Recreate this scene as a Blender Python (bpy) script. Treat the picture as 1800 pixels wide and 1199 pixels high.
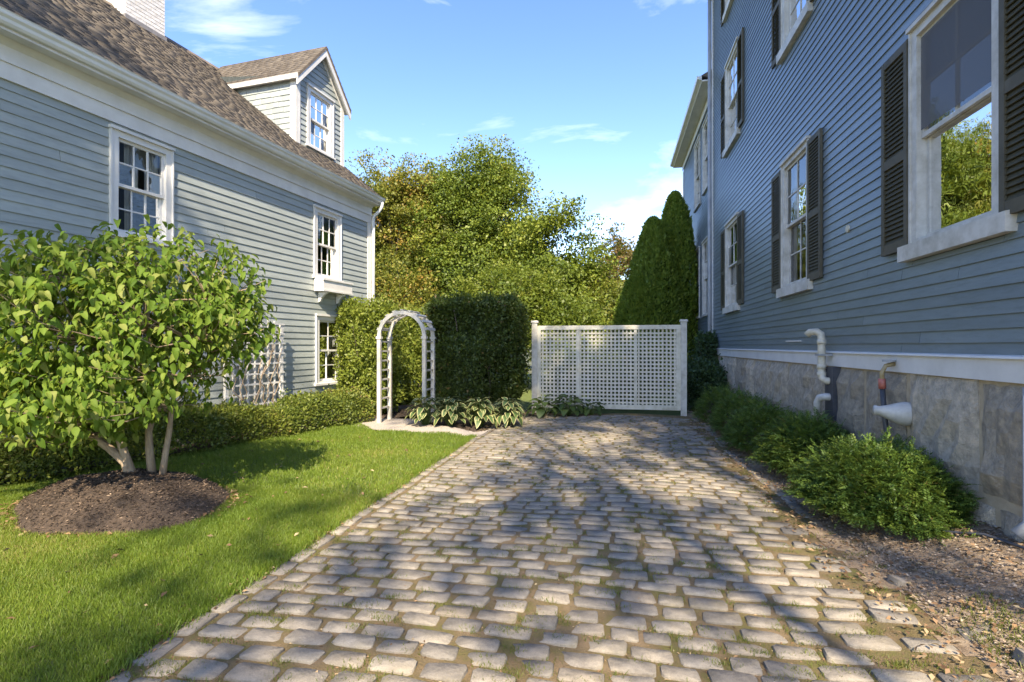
import bpy, bmesh, math, random
import numpy as np
from mathutils import Vector, Matrix

for o in list(bpy.data.objects):
    bpy.data.objects.remove(o)
scene = bpy.context.scene
COL = scene.collection
rad = math.radians

# ------------------------------------------------------------------ camera
cam_d = bpy.data.cameras.new('camera')
cam_d.lens = 19.0
cam_d.sensor_width = 36.0
cam_d.shift_y = 0.0047
cam_d.clip_end = 2000
cam = bpy.data.objects.new('camera', cam_d)
cam.location = (0, 0, 1.6)
cam.rotation_euler = (rad(90), 0, rad(10.73))
COL.objects.link(cam)
scene.camera = cam

# ------------------------------------------------------------------ sky, sun, exposure
SUN_EL = 43.0
SUN_AZ = 166.0          # clockwise from +Y
sun_vec = Vector((math.sin(rad(SUN_AZ)) * math.cos(rad(SUN_EL)),
                  math.cos(rad(SUN_AZ)) * math.cos(rad(SUN_EL)), math.sin(rad(SUN_EL))))
world = bpy.data.worlds.new('World')
scene.world = world
world.use_nodes = True
wn, wl = world.node_tree.nodes, world.node_tree.links
wn.clear()
w_out = wn.new('ShaderNodeOutputWorld')
w_bg = wn.new('ShaderNodeBackground')
w_sky = wn.new('ShaderNodeTexSky')
w_sky.sky_type = 'NISHITA'
w_sky.sun_disc = False
w_sky.sun_elevation = rad(SUN_EL)
w_sky.sun_rotation = rad(SUN_AZ)
w_sky.air_density = 1.0
w_sky.dust_density = 0.3
w_sky.ozone_density = 2.5
w_bg.inputs['Strength'].default_value = 0.135
# thin streaks of cirrus over the whole sky
w_tc = wn.new('ShaderNodeTexCoord')
w_map = wn.new('ShaderNodeMapping')
w_map.inputs['Scale'].default_value = (1.6, 2.2, 5.5)
w_map.inputs['Rotation'].default_value = (0.1, 0.25, 0.5)
w_n = wn.new('ShaderNodeTexNoise')
w_n.inputs['Scale'].default_value = 1.7
w_n.inputs['Detail'].default_value = 8
w_n.inputs['Roughness'].default_value = 0.58
w_n.inputs['Distortion'].default_value = 0.5
w_r = wn.new('ShaderNodeValToRGB')
w_r.color_ramp.elements[0].position = 0.54
w_r.color_ramp.elements[0].color = (0, 0, 0, 1)
w_r.color_ramp.elements[1].position = 0.80
w_r.color_ramp.elements[1].color = (0.42, 0.42, 0.42, 1)
w_mix = wn.new('ShaderNodeMixRGB')
w_mix.inputs['Color2'].default_value = (6.2, 6.6, 7.2, 1)
w_hs = wn.new('ShaderNodeHueSaturation')
w_hs.inputs['Saturation'].default_value = 1.22
w_hs.inputs['Value'].default_value = 0.94
w_hs.inputs['Hue'].default_value = 0.514
wl.new(w_tc.outputs['Generated'], w_map.inputs['Vector'])
wl.new(w_map.outputs['Vector'], w_n.inputs['Vector'])
wl.new(w_n.outputs['Fac'], w_r.inputs['Fac'])
wl.new(w_sky.outputs['Color'], w_hs.inputs['Color'])
wl.new(w_r.outputs['Color'], w_mix.inputs['Fac'])
wl.new(w_hs.outputs['Color'], w_mix.inputs['Color1'])
wl.new(w_mix.outputs['Color'], w_bg.inputs['Color'])
wl.new(w_bg.outputs['Background'], w_out.inputs['Surface'])

sun_d = bpy.data.lights.new('sun', 'SUN')
sun_d.energy = 3.4
sun_d.angle = rad(0.6)
sun_d.color = (1.0, 0.92, 0.78)
sun_o = bpy.data.objects.new('sun', sun_d)
sun_o.rotation_euler = (-sun_vec).to_track_quat('-Z', 'Y').to_euler()
sun_o.location = (5, -10, 20)
COL.objects.link(sun_o)

vs = scene.view_settings
vs.view_transform = 'Standard'
vs.look = 'None'
vs.exposure = 1.88
vs.gamma = 1.0
vs.use_curve_mapping = False
vs.use_white_balance = True
vs.white_balance_temperature = 7650
vs.white_balance_tint = 10
scene.cycles.max_bounces = 8
scene.cycles.transparent_max_bounces = 16

# ------------------------------------------------------------------ helpers
random.seed(11)
rng = np.random.default_rng(5)


def tag(o, label=None, cat=None, group=None, kind=None):
    if label: o['label'] = label
    if cat: o['category'] = cat
    if group: o['group'] = group
    if kind: o['kind'] = kind
    return o


def link(name, data, parent=None):
    o = bpy.data.objects.new(name, data)
    COL.objects.link(o)
    if parent is not None:
        o.parent = parent
    return o


def thing(name, label, cat, loc=(0, 0, 0), rz=0.0, group=None):
    o = link(name, None)
    o.empty_display_size = 0.2
    o.location = loc
    o.rotation_euler = (0, 0, rz)
    return tag(o, label, cat, group)


class MB:
    def __init__(s):
        s.v = []
        s.f = []

    def box(s, x0, x1, y0, y1, z0, z1):
        b = len(s.v)
        s.v += [(x0, y0, z0), (x1, y0, z0), (x1, y1, z0), (x0, y1, z0), (x0, y0, z1), (x1, y0, z1), (x1, y1, z1), (x0, y1, z1)]
        s.f += [(b, b + 3, b + 2, b + 1), (b + 4, b + 5, b + 6, b + 7), (b, b + 1, b + 5, b + 4), (b + 1, b + 2, b + 6, b + 5), (b + 2, b + 3, b + 7, b + 6), (b + 3, b, b + 4, b + 7)]
        return s

    def wbox(s, u0, u1, v0, v1, w0, w1):       # wall frame: u along, v up, w outwards
        return s.box(u0, u1, -w1, -w0, v0, v1)

    def hexa(s, p):                            # 8 corners, bottom four then top four
        b = len(s.v)
        s.v += [tuple(q) for q in p]
        s.f += [(b, b + 3, b + 2, b + 1), (b + 4, b + 5, b + 6, b + 7), (b, b + 1, b + 5, b + 4), (b + 1, b + 2, b + 6, b + 5), (b + 2, b + 3, b + 7, b + 6), (b + 3, b, b + 4, b + 7)]
        return s

    def prism(s, prof, a, bb, axis=0):         # convex/concave profile extruded along an axis
        n = len(prof)
        b = len(s.v)
        for t in (a, bb):
            for (p, q) in prof:
                s.v.append((t, p, q) if axis == 0 else ((p, t, q) if axis == 1 else (p, q, t)))
        s.f.append(tuple(b + i for i in range(n)))
        s.f.append(tuple(b + n + i for i in reversed(range(n))))
        for i in range(n):
            j = (i + 1) % n
            s.f.append((b + i, b + n + i, b + n + j, b + j))
        return s

    def tube(s, pts, radii, n=8, cap=True):
        pts = [Vector(p) for p in pts]
        if not hasattr(radii, '__len__'):
            radii = [radii] * len(pts)
        b = len(s.v)
        up = None
        for i, p in enumerate(pts):
            d = (pts[min(i + 1, len(pts) - 1)] - pts[max(i - 1, 0)]).normalized()
            if up is None:
                up = d.orthogonal().normalized()
            else:
                up = (up - d * up.dot(d))
                up = up.normalized() if up.length > 1e-6 else d.orthogonal().normalized()
            side = d.cross(up)
            for k in range(n):
                a = 2 * math.pi * k / n
                s.v.append(tuple(p + (up * math.cos(a) + side * math.sin(a)) * radii[i]))
        for i in range(len(pts) - 1):
            for k in range(n):
                k2 = (k + 1) % n
                s.f.append((b + i * n + k, b + i * n + k2, b + (i + 1) * n + k2, b + (i + 1) * n + k))
        if cap:
            s.f.append(tuple(b + k for k in reversed(range(n))))
            s.f.append(tuple(b + (len(pts) - 1) * n + k for k in range(n)))
        return s

    def mesh(s, name, mat, smooth=False, fix=True):
        me = bpy.data.meshes.new(name)
        me.from_pydata(s.v, [], s.f)
        if fix:
            bm = bmesh.new()
            bm.from_mesh(me)
            bmesh.ops.recalc_face_normals(bm, faces=bm.faces)
            bm.to_mesh(me)
            bm.free()
        if mat: me.materials.append(mat)
        if smooth:
            me.polygons.foreach_set('use_smooth', [True] * len(me.polygons))
        me.update()
        return me

    def build(s, name, mat, parent=None, smooth=False):
        return link(name, s.mesh(name, mat, smooth), parent)


def np_mesh(name, V, F, mat, rnd=None, smooth=False, extra=None):
    """V (n,3), F (m,k) -> mesh quickly; rnd one value per face."""
    me = bpy.data.meshes.new(name)
    V = np.asarray(V, dtype=np.float32)
    F = np.asarray(F, dtype=np.int32)
    m, k = F.shape
    me.vertices.add(len(V))
    me.vertices.foreach_set('co', V.ravel())
    me.loops.add(m * k)
    me.loops.foreach_set('vertex_index', F.ravel())
    me.polygons.add(m)
    me.polygons.foreach_set('loop_start', np.arange(0, m * k, k, dtype=np.int32))
    if smooth:
        me.polygons.foreach_set('use_smooth', np.ones(m, dtype=bool))
    if rnd is not None:
        at = me.attributes.new('rnd', 'FLOAT', 'FACE')
        at.data.foreach_set('value', np.asarray(rnd, dtype=np.float32))
    if extra is not None:
        at = me.attributes.new('edge', 'FLOAT', 'POINT')
        at.data.foreach_set('value', np.asarray(extra, dtype=np.float32))
    me.materials.append(mat)
    me.update(calc_edges=True)
    me.validate()
    return me


def norm(a):
    return a / np.maximum(np.linalg.norm(a, axis=-1, keepdims=True), 1e-9)


def leaf_quads(P, A, N, L, W, fold=0.15):
    """one folded rhombic leaf per point"""
    A = norm(A)
    N = norm(N - A * np.sum(N * A, axis=1, keepdims=True))
    B = np.cross(A, N)
    L = np.broadcast_to(np.asarray(L), (len(P),))[:, None]
    W = np.broadcast_to(np.asarray(W), (len(P),))[:, None]
    v = np.stack([P, P + A * L * 0.5 + B * W * 0.5 + N * W * fold, P + A * L, P + A * L * 0.5 - B * W * 0.5 + N * W * fold], axis=1)
    F = np.arange(len(P) * 4).reshape(-1, 4)
    return v.reshape(-1, 3), F


def sph(n):
    return norm(rng.normal(size=(n, 3)))


# ------------------------------------------------------------------ materials
def srgb(r, g, b):
    f = lambda c: (c / 255 / 12.92) if c / 255 <= 0.04045 else ((c / 255 + 0.055) / 1.055) ** 2.4
    return (f(r), f(g), f(b), 1)


def new_mat(name):
    m = bpy.data.materials.new(name)
    m.use_nodes = True
    n = m.node_tree.nodes
    return m, n, m.node_tree.links, n['Principled BSDF']


def ramp(n, stops):
    r = n.new('ShaderNodeValToRGB')
    e = r.color_ramp.elements
    while len(e) < len(stops):
        e.new(0.5)
    for i, (p, c) in enumerate(stops):
        e[i].position = p
        e[i].color = c
    return r


def noise(n, l, scale, detail=5, rough=0.6, vec=None, stretch=None):
    t = n.new('ShaderNodeTexNoise')
    t.inputs['Scale'].default_value = scale
    t.inputs['Detail'].default_value = detail
    t.inputs['Roughness'].default_value = rough
    if vec is None:
        tc = n.new('ShaderNodeTexCoord')
        vec = tc.outputs['Object']
    if stretch:
        mp = n.new('ShaderNodeMapping')
        mp.inputs['Scale'].default_value = stretch
        l.new(vec, mp.inputs['Vector'])
        vec = mp.outputs['Vector']
    l.new(vec, t.inputs['Vector'])
    return t


def mix(n, l, a, b, fac, mode='MIX'):
    m = n.new('ShaderNodeMixRGB')
    m.blend_type = mode
    for sock, v in ((m.inputs['Fac'], fac), (m.inputs['Color1'], a), (m.inputs['Color2'], b)):
        if hasattr(v, 'links'):
            l.new(v, sock)
        else:
            sock.default_value = v
    return m.outputs['Color']


def bump(n, l, bsdf, h, strength=0.3, dist=0.01):
    b = n.new('ShaderNodeBump')
    b.inputs['Strength'].default_value = strength
    b.inputs['Distance'].default_value = dist
    l.new(h, b.inputs['Height'])
    l.new(b.outputs['Normal'], bsdf.inputs['Normal'])


def rough_mat(name, c1, c2, scale=8, rough=0.8, stretch=None, c3=None, fine=80, bmp=0.3, bdist=0.005, rand=0.0, spec=0.5, lo=0.35, hi=0.65):
    m, n, l, b = new_mat(name)
    t = noise(n, l, scale, 6, 0.65, stretch=stretch)
    st = [(lo, c1), (hi, c2)] if c3 is None else [(lo - 0.05, c1), ((lo + hi) / 2, c2), (hi + 0.05, c3)]
    r = ramp(n, st)
    l.new(t.outputs['Fac'], r.inputs['Fac'])
    col = r.outputs['Color']
    if rand:
        oi = n.new('ShaderNodeObjectInfo')
        rr = ramp(n, [(0, (1 - rand,) * 3 + (1,)), (1, (1 + rand,) * 3 + (1,))])
        l.new(oi.outputs['Random'], rr.inputs['Fac'])
        mm = n.new('ShaderNodeMath'); mm.operation = 'MULTIPLY_ADD'
        mm.inputs[1].default_value = 2 * rand; mm.inputs[2].default_value = 1 - rand
        l.new(oi.outputs['Random'], mm.inputs[0])
        hs = n.new('ShaderNodeHueSaturation')
        l.new(mm.outputs[0], hs.inputs['Value'])
        l.new(col, hs.inputs['Color'])
        col = hs.outputs['Color']
    l.new(col, b.inputs['Base Color'])
    b.inputs['Roughness'].default_value = rough
    b.inputs['Specular IOR Level'].default_value = spec
    t2 = noise(n, l, fine, 4, 0.7, stretch=stretch)
    if bmp:
        bump(n, l, b, t2.outputs['Fac'], bmp, bdist)
    return m


def leaf_mat(name, stops, trans=0.35, rough=0.5, obj_rand=False, patch=None, spec=0.35):
    m, n, l, b = new_mat(name)
    at = n.new('ShaderNodeAttribute')
    at.attribute_name = 'rnd'
    fac = at.outputs['Fac']
    if obj_rand:
        oi = n.new('ShaderNodeObjectInfo')
        ad = n.new('ShaderNodeMath'); ad.operation = 'ADD'
        l.new(fac, ad.inputs[0]); l.new(oi.outputs['Random'], ad.inputs[1])
        fr = n.new('ShaderNodeMath'); fr.operation = 'FRACT'
        l.new(ad.outputs[0], fr.inputs[0])
        fac = fr.outputs[0]
    if patch:                                   # broad drift of leaf colour through the crown
        t = noise(n, l, patch, 3, 0.6)
        a2 = n.new('ShaderNodeMath'); a2.operation = 'MULTIPLY_ADD'
        a2.inputs[1].default_value = 1.6; a2.inputs[2].default_value = -0.8
        l.new(t.outputs['Fac'], a2.inputs[0])
        a3 = n.new('ShaderNodeMath'); a3.operation = 'ADD'; a3.use_clamp = True
        l.new(fac, a3.inputs[0]); l.new(a2.outputs[0], a3.inputs[1])
        fac = a3.outputs[0]
    r = ramp(n, stops)
    l.new(fac, r.inputs['Fac'])
    l.new(r.outputs['Color'], b.inputs['Base Color'])
    b.inputs['Roughness'].default_value = rough
    b.inputs['Specular IOR Level'].default_value = spec
    tr = n.new('ShaderNodeBsdfTranslucent')
    tc = mix(n, l, r.outputs['Color'], (0.55, 0.65, 0.06, 1), 0.25)
    l.new(tc, tr.inputs['Color'])
    ms = n.new('ShaderNodeMixShader')
    ms.inputs['Fac'].default_value = trans
    l.new(b.outputs['BSDF'], ms.inputs[1])
    l.new(tr.outputs['BSDF'], ms.inputs[2])
    l.new(ms.outputs['Shader'], n['Material Output'].inputs['Surface'])
    return m


def siding_mat(name, base, dark, light, rough=0.45, spec=0.5):
    m, n, l, b = new_mat(name)
    t = noise(n, l, 1.1, 6, 0.65, stretch=(0.6, 1, 4))
    r = ramp(n, [(0.3, dark), (0.5, base), (0.72, light)])
    l.new(t.outputs['Fac'], r.inputs['Fac'])
    oi = n.new('ShaderNodeObjectInfo')
    mm = n.new('ShaderNodeMath'); mm.operation = 'MULTIPLY_ADD'
    mm.inputs[1].default_value = 0.2; mm.inputs[2].default_value = 0.9
    l.new(oi.outputs['Random'], mm.inputs[0])
    hs = n.new('ShaderNodeHueSaturation')
    l.new(mm.outputs[0], hs.inputs['Value']); l.new(r.outputs['Color'], hs.inputs['Color'])
    # weather streaks and scuffs in the paint
    t3 = noise(n, l, 14, 5, 0.7, stretch=(0.35, 1, 2.2))
    r3 = ramp(n, [(0.48, (1, 1, 1, 1)), (0.75, (0.74, 0.74, 0.72, 1))])
    l.new(t3.outputs['Fac'], r3.inputs['Fac'])
    c = mix(n, l, hs.outputs['Color'], r3.outputs['Color'], 0.8, 'MULTIPLY')
    l.new(c, b.inputs['Base Color'])
    b.inputs['Roughness'].default_value = rough
    b.inputs['Specular IOR Level'].default_value = spec
    t2 = noise(n, l, 25, 5, 0.7, stretch=(0.1, 1, 3))
    bump(n, l, b, t2.outputs['Fac'], 0.25, 0.004)
    return m


M = {}
M['siding_pale'] = siding_mat('siding_pale', (0.31, 0.345, 0.338, 1), (0.27, 0.303, 0.299, 1), (0.35, 0.383, 0.37, 1))
M['siding_slate'] = siding_mat('siding_slate', (0.16, 0.203, 0.227, 1), (0.135, 0.173, 0.196, 1), (0.19, 0.233, 0.256, 1), rough=0.36, spec=0.5)
M['sheathing'] = rough_mat('sheathing', (0.10, 0.12, 0.12, 1), (0.13, 0.15, 0.15, 1))
M['interior'] = rough_mat('interior', (0.16, 0.15, 0.14, 1), (0.20, 0.19, 0.17, 1))
M['trim'] = rough_mat('trim', (0.60, 0.59, 0.57, 1), (0.70, 0.69, 0.67, 1), scale=3, rough=0.45, fine=40, bmp=0.08)
M['trim_old'] = rough_mat('trim_old', (0.40, 0.375, 0.32, 1), (0.60, 0.58, 0.535, 1), scale=5, rough=0.6, fine=60, bmp=0.2, lo=0.3, hi=0.6)
M['fence_paint'] = rough_mat('fence_paint', (0.42, 0.385, 0.27, 1), (0.64, 0.605, 0.50, 1), scale=4, rough=0.65, fine=60, bmp=0.25, c3=(0.72, 0.69, 0.60, 1))
M['gutter'] = rough_mat('gutter', (0.66, 0.68, 0.69, 1), (0.76, 0.77, 0.78, 1), scale=2, rough=0.35, bmp=0.0)
M['grey_metal'] = rough_mat('grey_metal', (0.26, 0.28, 0.30, 1), (0.36, 0.38, 0.40, 1), scale=3, rough=0.4, bmp=0.05)
M['shutter'] = rough_mat('shutter', (0.050, 0.044, 0.024, 1), (0.075, 0.066, 0.038, 1), scale=5, rough=0.7, spec=0.2, bmp=0.1)
M['shutter_edge'] = rough_mat('shutter_edge', (0.080, 0.072, 0.050, 1), (0.115, 0.104, 0.076, 1), scale=5, rough=0.65, spec=0.25, bmp=0.1)
M['curtain'] = rough_mat('curtain', (0.75, 0.74, 0.72, 1), (0.85, 0.84, 0.82, 1), scale=4, rough=0.9, bmp=0.0)
M['blind'] = rough_mat('blind', (0.30, 0.31, 0.33, 1), (0.36, 0.37, 0.40, 1), scale=30, rough=0.9, bmp=0.0)
M['pvc'] = rough_mat('pvc', (0.46, 0.42, 0.32, 1), (0.62, 0.575, 0.47, 1), scale=9, rough=0.4, bmp=0.03)
M['pvc_white'] = rough_mat('pvc_white', (0.42, 0.41, 0.38, 1), (0.58, 0.565, 0.53, 1), scale=9, rough=0.4, bmp=0.03)
M['dark_metal'] = rough_mat('dark_metal', (0.03, 0.035, 0.045, 1), (0.06, 0.065, 0.08, 1), scale=9, rough=0.5)
M['brass'] = rough_mat('brass', (0.25, 0.18, 0.08, 1), (0.4, 0.32, 0.18, 1), scale=20, rough=0.4)
M['red_paint'] = rough_mat('red_paint', (0.35, 0.08, 0.06, 1), (0.45, 0.16, 0.12, 1), scale=20, rough=0.5)
M['granite_block'] = rough_mat('granite_block', (0.25, 0.222, 0.18, 1), (0.40, 0.348, 0.275, 1), scale=13, rough=0.9, c3=(0.56, 0.47, 0.355, 1), fine=38, bmp=0.9, bdist=0.03, rand=0.2)
M['mortar'] = rough_mat('mortar', (0.36, 0.29, 0.195, 1), (0.46, 0.38, 0.27, 1), scale=7, rough=0.95, fine=50, bmp=0.6, bdist=0.01)
M['shingle'] = rough_mat('shingle', (0.085, 0.066, 0.052, 1), (0.155, 0.125, 0.10, 1), scale=2.5, rough=0.95, fine=120, bmp=0.5, c3=(0.215, 0.175, 0.14, 1))
M['white_brick'] = rough_mat('white_brick', (0.48, 0.46, 0.44, 1), (0.72, 0.71, 0.70, 1), scale=6, rough=0.9, fine=60, bmp=0.5, rand=0.07)
M['lead'] = rough_mat('lead', (0.16, 0.15, 0.15, 1), (0.27, 0.26, 0.26, 1), scale=4, rough=0.6)
M['bark_grey'] = rough_mat('bark_grey', (0.07, 0.055, 0.045, 1), (0.16, 0.13, 0.10, 1), scale=6, rough=0.95, stretch=(3, 3, 0.6), fine=30, bmp=0.8, bdist=0.03)
M['bark_tan'] = rough_mat('bark_tan', (0.20, 0.145, 0.10, 1), (0.36, 0.28, 0.20, 1), scale=9, rough=0.85, stretch=(2, 2, 0.7), fine=50, bmp=0.4, bdist=0.01)
M['mulch'] = rough_mat('mulch', (0.045, 0.031, 0.023, 1), (0.11, 0.077, 0.055, 1), scale=22, rough=1.0, fine=70, bmp=1.0, bdist=0.03)
M['path_gravel'] = rough_mat('path_gravel', (0.30, 0.26, 0.22, 1), (0.46, 0.41, 0.36, 1), scale=30, rough=0.95, fine=120, bmp=0.8, bdist=0.012)
M['side_gravel'] = rough_mat('side_gravel', (0.15, 0.105, 0.065, 1), (0.28, 0.205, 0.135, 1), scale=16, rough=1.0, fine=90, bmp=0.9, bdist=0.02, c3=(0.38, 0.295, 0.20, 1))
M['soil_joint'] = rough_mat('soil_joint', (0.15, 0.145, 0.03, 1), (0.20, 0.145, 0.065, 1), scale=4.5, rough=1.0, fine=110, bmp=1.0, bdist=0.03, c3=(0.28, 0.195, 0.11, 1), lo=.38, hi=.6)
M['turf'] = rough_mat('turf', (0.07, 0.10, 0.022, 1), (0.12, 0.15, 0.035, 1), scale=9, rough=1.0, fine=120, bmp=0.6, bdist=0.02)
M['earth'] = rough_mat('earth', (0.05, 0.07, 0.025, 1), (0.11, 0.10, 0.05, 1), scale=1.2, rough=1.0)


def cobble_mat():
    m, n, l, b = new_mat('granite_cobble')
    at = n.new('ShaderNodeAttribute'); at.attribute_name = 'rnd'
    oi = n.new('ShaderNodeObjectInfo')
    ad = n.new('ShaderNodeMath'); ad.operation = 'ADD'
    l.new(at.outputs['Fac'], ad.inputs[0]); l.new(oi.outputs['Random'], ad.inputs[1])
    fr = n.new('ShaderNodeMath'); fr.operation = 'FRACT'
    l.new(ad.outputs[0], fr.inputs[0])
    r = ramp(n, [(0.0, (0.19, 0.172, 0.148, 1)), (0.3, (0.245, 0.218, 0.182, 1)), (0.6, (0.28, 0.247, 0.20, 1)), (0.85, (0.315, 0.28, 0.228, 1)), (1.0, (0.255, 0.215, 0.165, 1))])
    l.new(fr.outputs[0], r.inputs['Fac'])
    geo = n.new('ShaderNodeNewGeometry')
    t = noise(n, l, 9, 6, 0.7, vec=geo.outputs['Position'])
    r2 = ramp(n, [(0.3, (0.62, 0.62, 0.62, 1)), (0.7, (1.18, 1.17, 1.15, 1))])
    l.new(t.outputs['Fac'], r2.inputs['Fac'])
    c = mix(n, l, r.outputs['Color'], r2.outputs['Color'], 1.0, 'MULTIPLY')
    t2 = noise(n, l, 160, 3, 0.7, vec=geo.outputs['Position'])
    r3 = ramp(n, [(0.35, (0.72, 0.72, 0.72, 1)), (0.65, (1.15, 1.15, 1.15, 1))])
    l.new(t2.outputs['Fac'], r3.inputs['Fac'])
    c = mix(n, l, c, r3.outputs['Color'], 0.6, 'MULTIPLY')
    # brown soil and moss stain in patches
    t3 = noise(n, l, 1.6, 5, 0.7, vec=geo.outputs['Position'])
    r4 = ramp(n, [(0.52, (0, 0, 0, 1)), (0.75, (0.6, 0.6, 0.6, 1))])
    l.new(t3.outputs['Fac'], r4.inputs['Fac'])
    c = mix(n, l, c, (0.20, 0.165, 0.09, 1), r4.outputs['Color'])
    l.new(c, b.inputs['Base Color'])
    b.inputs['Roughness'].default_value = 0.82
    b.inputs['Specular IOR Level'].default_value = 0.35
    t4 = noise(n, l, 55, 5, 0.7, vec=geo.outputs['Position'])
    bump(n, l, b, t4.outputs['Fac'], 0.7, 0.012)
    return m


M['cobble'] = cobble_mat()


def glass_mat():
    m, n, l, b = new_mat('window_glass')
    n.remove(b)
    fr = n.new('ShaderNodeFresnel'); fr.inputs['IOR'].default_value = 2.0
    tp = n.new('ShaderNodeBsdfTransparent'); tp.inputs['Color'].default_value = (0.80, 0.84, 0.84, 1)
    gl = n.new('ShaderNodeBsdfGlossy'); gl.inputs['Roughness'].default_value = 0.015
    tc = n.new('ShaderNodeTexCoord')
    t = noise(n, l, 3.5, 2, 0.5, vec=tc.outputs['Object'])
    bp = n.new('ShaderNodeBump'); bp.inputs['Strength'].default_value = 0.14; bp.inputs['Distance'].default_value = 0.02
    l.new(t.outputs['Fac'], bp.inputs['Height'])
    l.new(bp.outputs['Normal'], gl.inputs['Normal'])
    ms = n.new('ShaderNodeMixShader')
    l.new(fr.outputs['Fac'], ms.inputs['Fac'])
    l.new(tp.outputs['BSDF'], ms.inputs[1]); l.new(gl.outputs['BSDF'], ms.inputs[2])
    l.new(ms.outputs['Shader'], n['Material Output'].inputs['Surface'])
    return m


M['glass'] = glass_mat()


def screen_mat():
    m, n, l, b = new_mat('insect_screen')
    b.inputs['Base Color'].default_value = (0.11, 0.11, 0.115, 1)
    b.inputs['Roughness'].default_value = 0.8
    tp = n.new('ShaderNodeBsdfTransparent')
    ms = n.new('ShaderNodeMixShader'); ms.inputs['Fac'].default_value = 0.22
    l.new(b.outputs['BSDF'], ms.inputs[1]); l.new(tp.outputs['BSDF'], ms.inputs[2])
    l.new(ms.outputs['Shader'], n['Material Output'].inputs['Surface'])
    return m


M['screen'] = screen_mat()
G = lambda r, g, b: (r, g, b, 1)
M['leaf_maple'] = leaf_mat('leaf_maple', [(0.0, G(0.07, 0.095, 0.018)), (0.3, G(0.145, 0.165, 0.026)), (0.55, G(0.21, 0.195, 0.034)), (0.76, G(0.28, 0.185, 0.04)), (1.0, G(0.33, 0.15, 0.04))], 0.27, patch=0.25)
M['leaf_green'] = leaf_mat('leaf_green', [(0.0, G(0.065, 0.105, 0.016)), (0.5, G(0.15, 0.20, 0.028)), (0.85, G(0.23, 0.25, 0.038)), (1.0, G(0.31, 0.25, 0.05))], 0.27, patch=0.3)
M['leaf_lime'] = leaf_mat('leaf_lime', [(0.0, G(0.07, 0.11, 0.018)), (0.5, G(0.14, 0.185, 0.027)), (1.0, G(0.24, 0.25, 0.045))], 0.38, patch=0.5)
M['leaf_yellow'] = leaf_mat('leaf_yellow', [(0.0, G(0.09, 0.12, 0.02)), (0.5, G(0.19, 0.19, 0.035)), (1.0, G(0.32, 0.22, 0.05))], 0.35, patch=0.4)
M['leaf_rust'] = leaf_mat('leaf_rust', [(0.0, G(0.06, 0.07, 0.02)), (0.5, G(0.16, 0.11, 0.04)), (1.0, G(0.26, 0.12, 0.06))], 0.3, patch=0.3)
M['leaf_cedar'] = leaf_mat('leaf_cedar', [(0.0, G(0.08, 0.14, 0.02)), (0.6, G(0.17, 0.25, 0.035)), (1.0, G(0.26, 0.32, 0.05))], 0.3)
M['leaf_hedge'] = leaf_mat('leaf_hedge', [(0.0, G(0.03, 0.055, 0.012)), (0.6, G(0.07, 0.105, 0.02)), (0.94, G(0.12, 0.145, 0.03)), (1.0, G(0.20, 0.13, 0.05))], 0.25)
M['leaf_privet'] = leaf_mat('leaf_privet', [(0.0, G(0.09, 0.13, 0.02)), (0.5, G(0.17, 0.215, 0.033)), (1.0, G(0.26, 0.28, 0.06))], 0.35)
M['leaf_box'] = leaf_mat('leaf_box', [(0.0, G(0.06, 0.095, 0.018)), (0.5, G(0.13, 0.165, 0.028)), (0.9, G(0.22, 0.24, 0.045)), (1.0, G(0.26, 0.18, 0.07))], 0.25, patch=0.8)
M['leaf_yew'] = leaf_mat('leaf_yew', [(0.0, G(0.04, 0.085, 0.018)), (0.5, G(0.095, 0.165, 0.03)), (0.9, G(0.175, 0.235, 0.042)), (1.0, G(0.22, 0.165, 0.06))], 0.25)
M['leaf_ivy'] = leaf_mat('leaf_ivy', [(0.0, G(0.02, 0.05, 0.02)), (1.0, G(0.06, 0.11, 0.04))], 0.2)
M['leaf_dogwood'] = leaf_mat('leaf_dogwood', [(0.0, G(0.065, 0.125, 0.018)), (0.45, G(0.12, 0.195, 0.028)), (0.8, G(0.18, 0.25, 0.045)), (1.0, G(0.25, 0.27, 0.085))], 0.42, rough=0.55, obj_rand=True, spec=0.12)
M['leaf_hosta'] = leaf_mat('leaf_hosta_plain', [(0.0, G(0.05, 0.09, 0.025)), (1.0, G(0.10, 0.15, 0.035))], 0.25, obj_rand=True)
M['grass'] = leaf_mat('grass', [(0.0, G(0.085, 0.145, 0.018)), (0.5, G(0.14, 0.21, 0.026)), (0.9, G(0.21, 0.25, 0.04)), (1.0, G(0.36, 0.30, 0.12))], 0.35, patch=0.5)
M['moss_grass'] = leaf_mat('moss_grass', [(0.0, G(0.07, 0.10, 0.018)), (0.6, G(0.13, 0.15, 0.03)), (1.0, G(0.24, 0.17, 0.07))], 0.3)
M['litter'] = leaf_mat('litter', [(0.0, G(0.10, 0.055, 0.03)), (0.4, G(0.20, 0.115, 0.06)), (0.75, G(0.32, 0.20, 0.11)), (1.0, G(0.42, 0.33, 0.19))], 0.15, rough=0.8)
M['chips'] = leaf_mat('chips', [(0.0, G(0.03, 0.021, 0.016)), (0.6, G(0.08, 0.055, 0.04)), (0.92, G(0.15, 0.105, 0.075)), (1.0, G(0.30, 0.22, 0.155))], 0.0, rough=0.9)
M['pebbles'] = leaf_mat('pebbles', [(0.0, G(0.12, 0.09, 0.07)), (0.6, G(0.26, 0.20, 0.145)), (1.0, G(0.40, 0.33, 0.25))], 0.0, rough=0.9)


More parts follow.
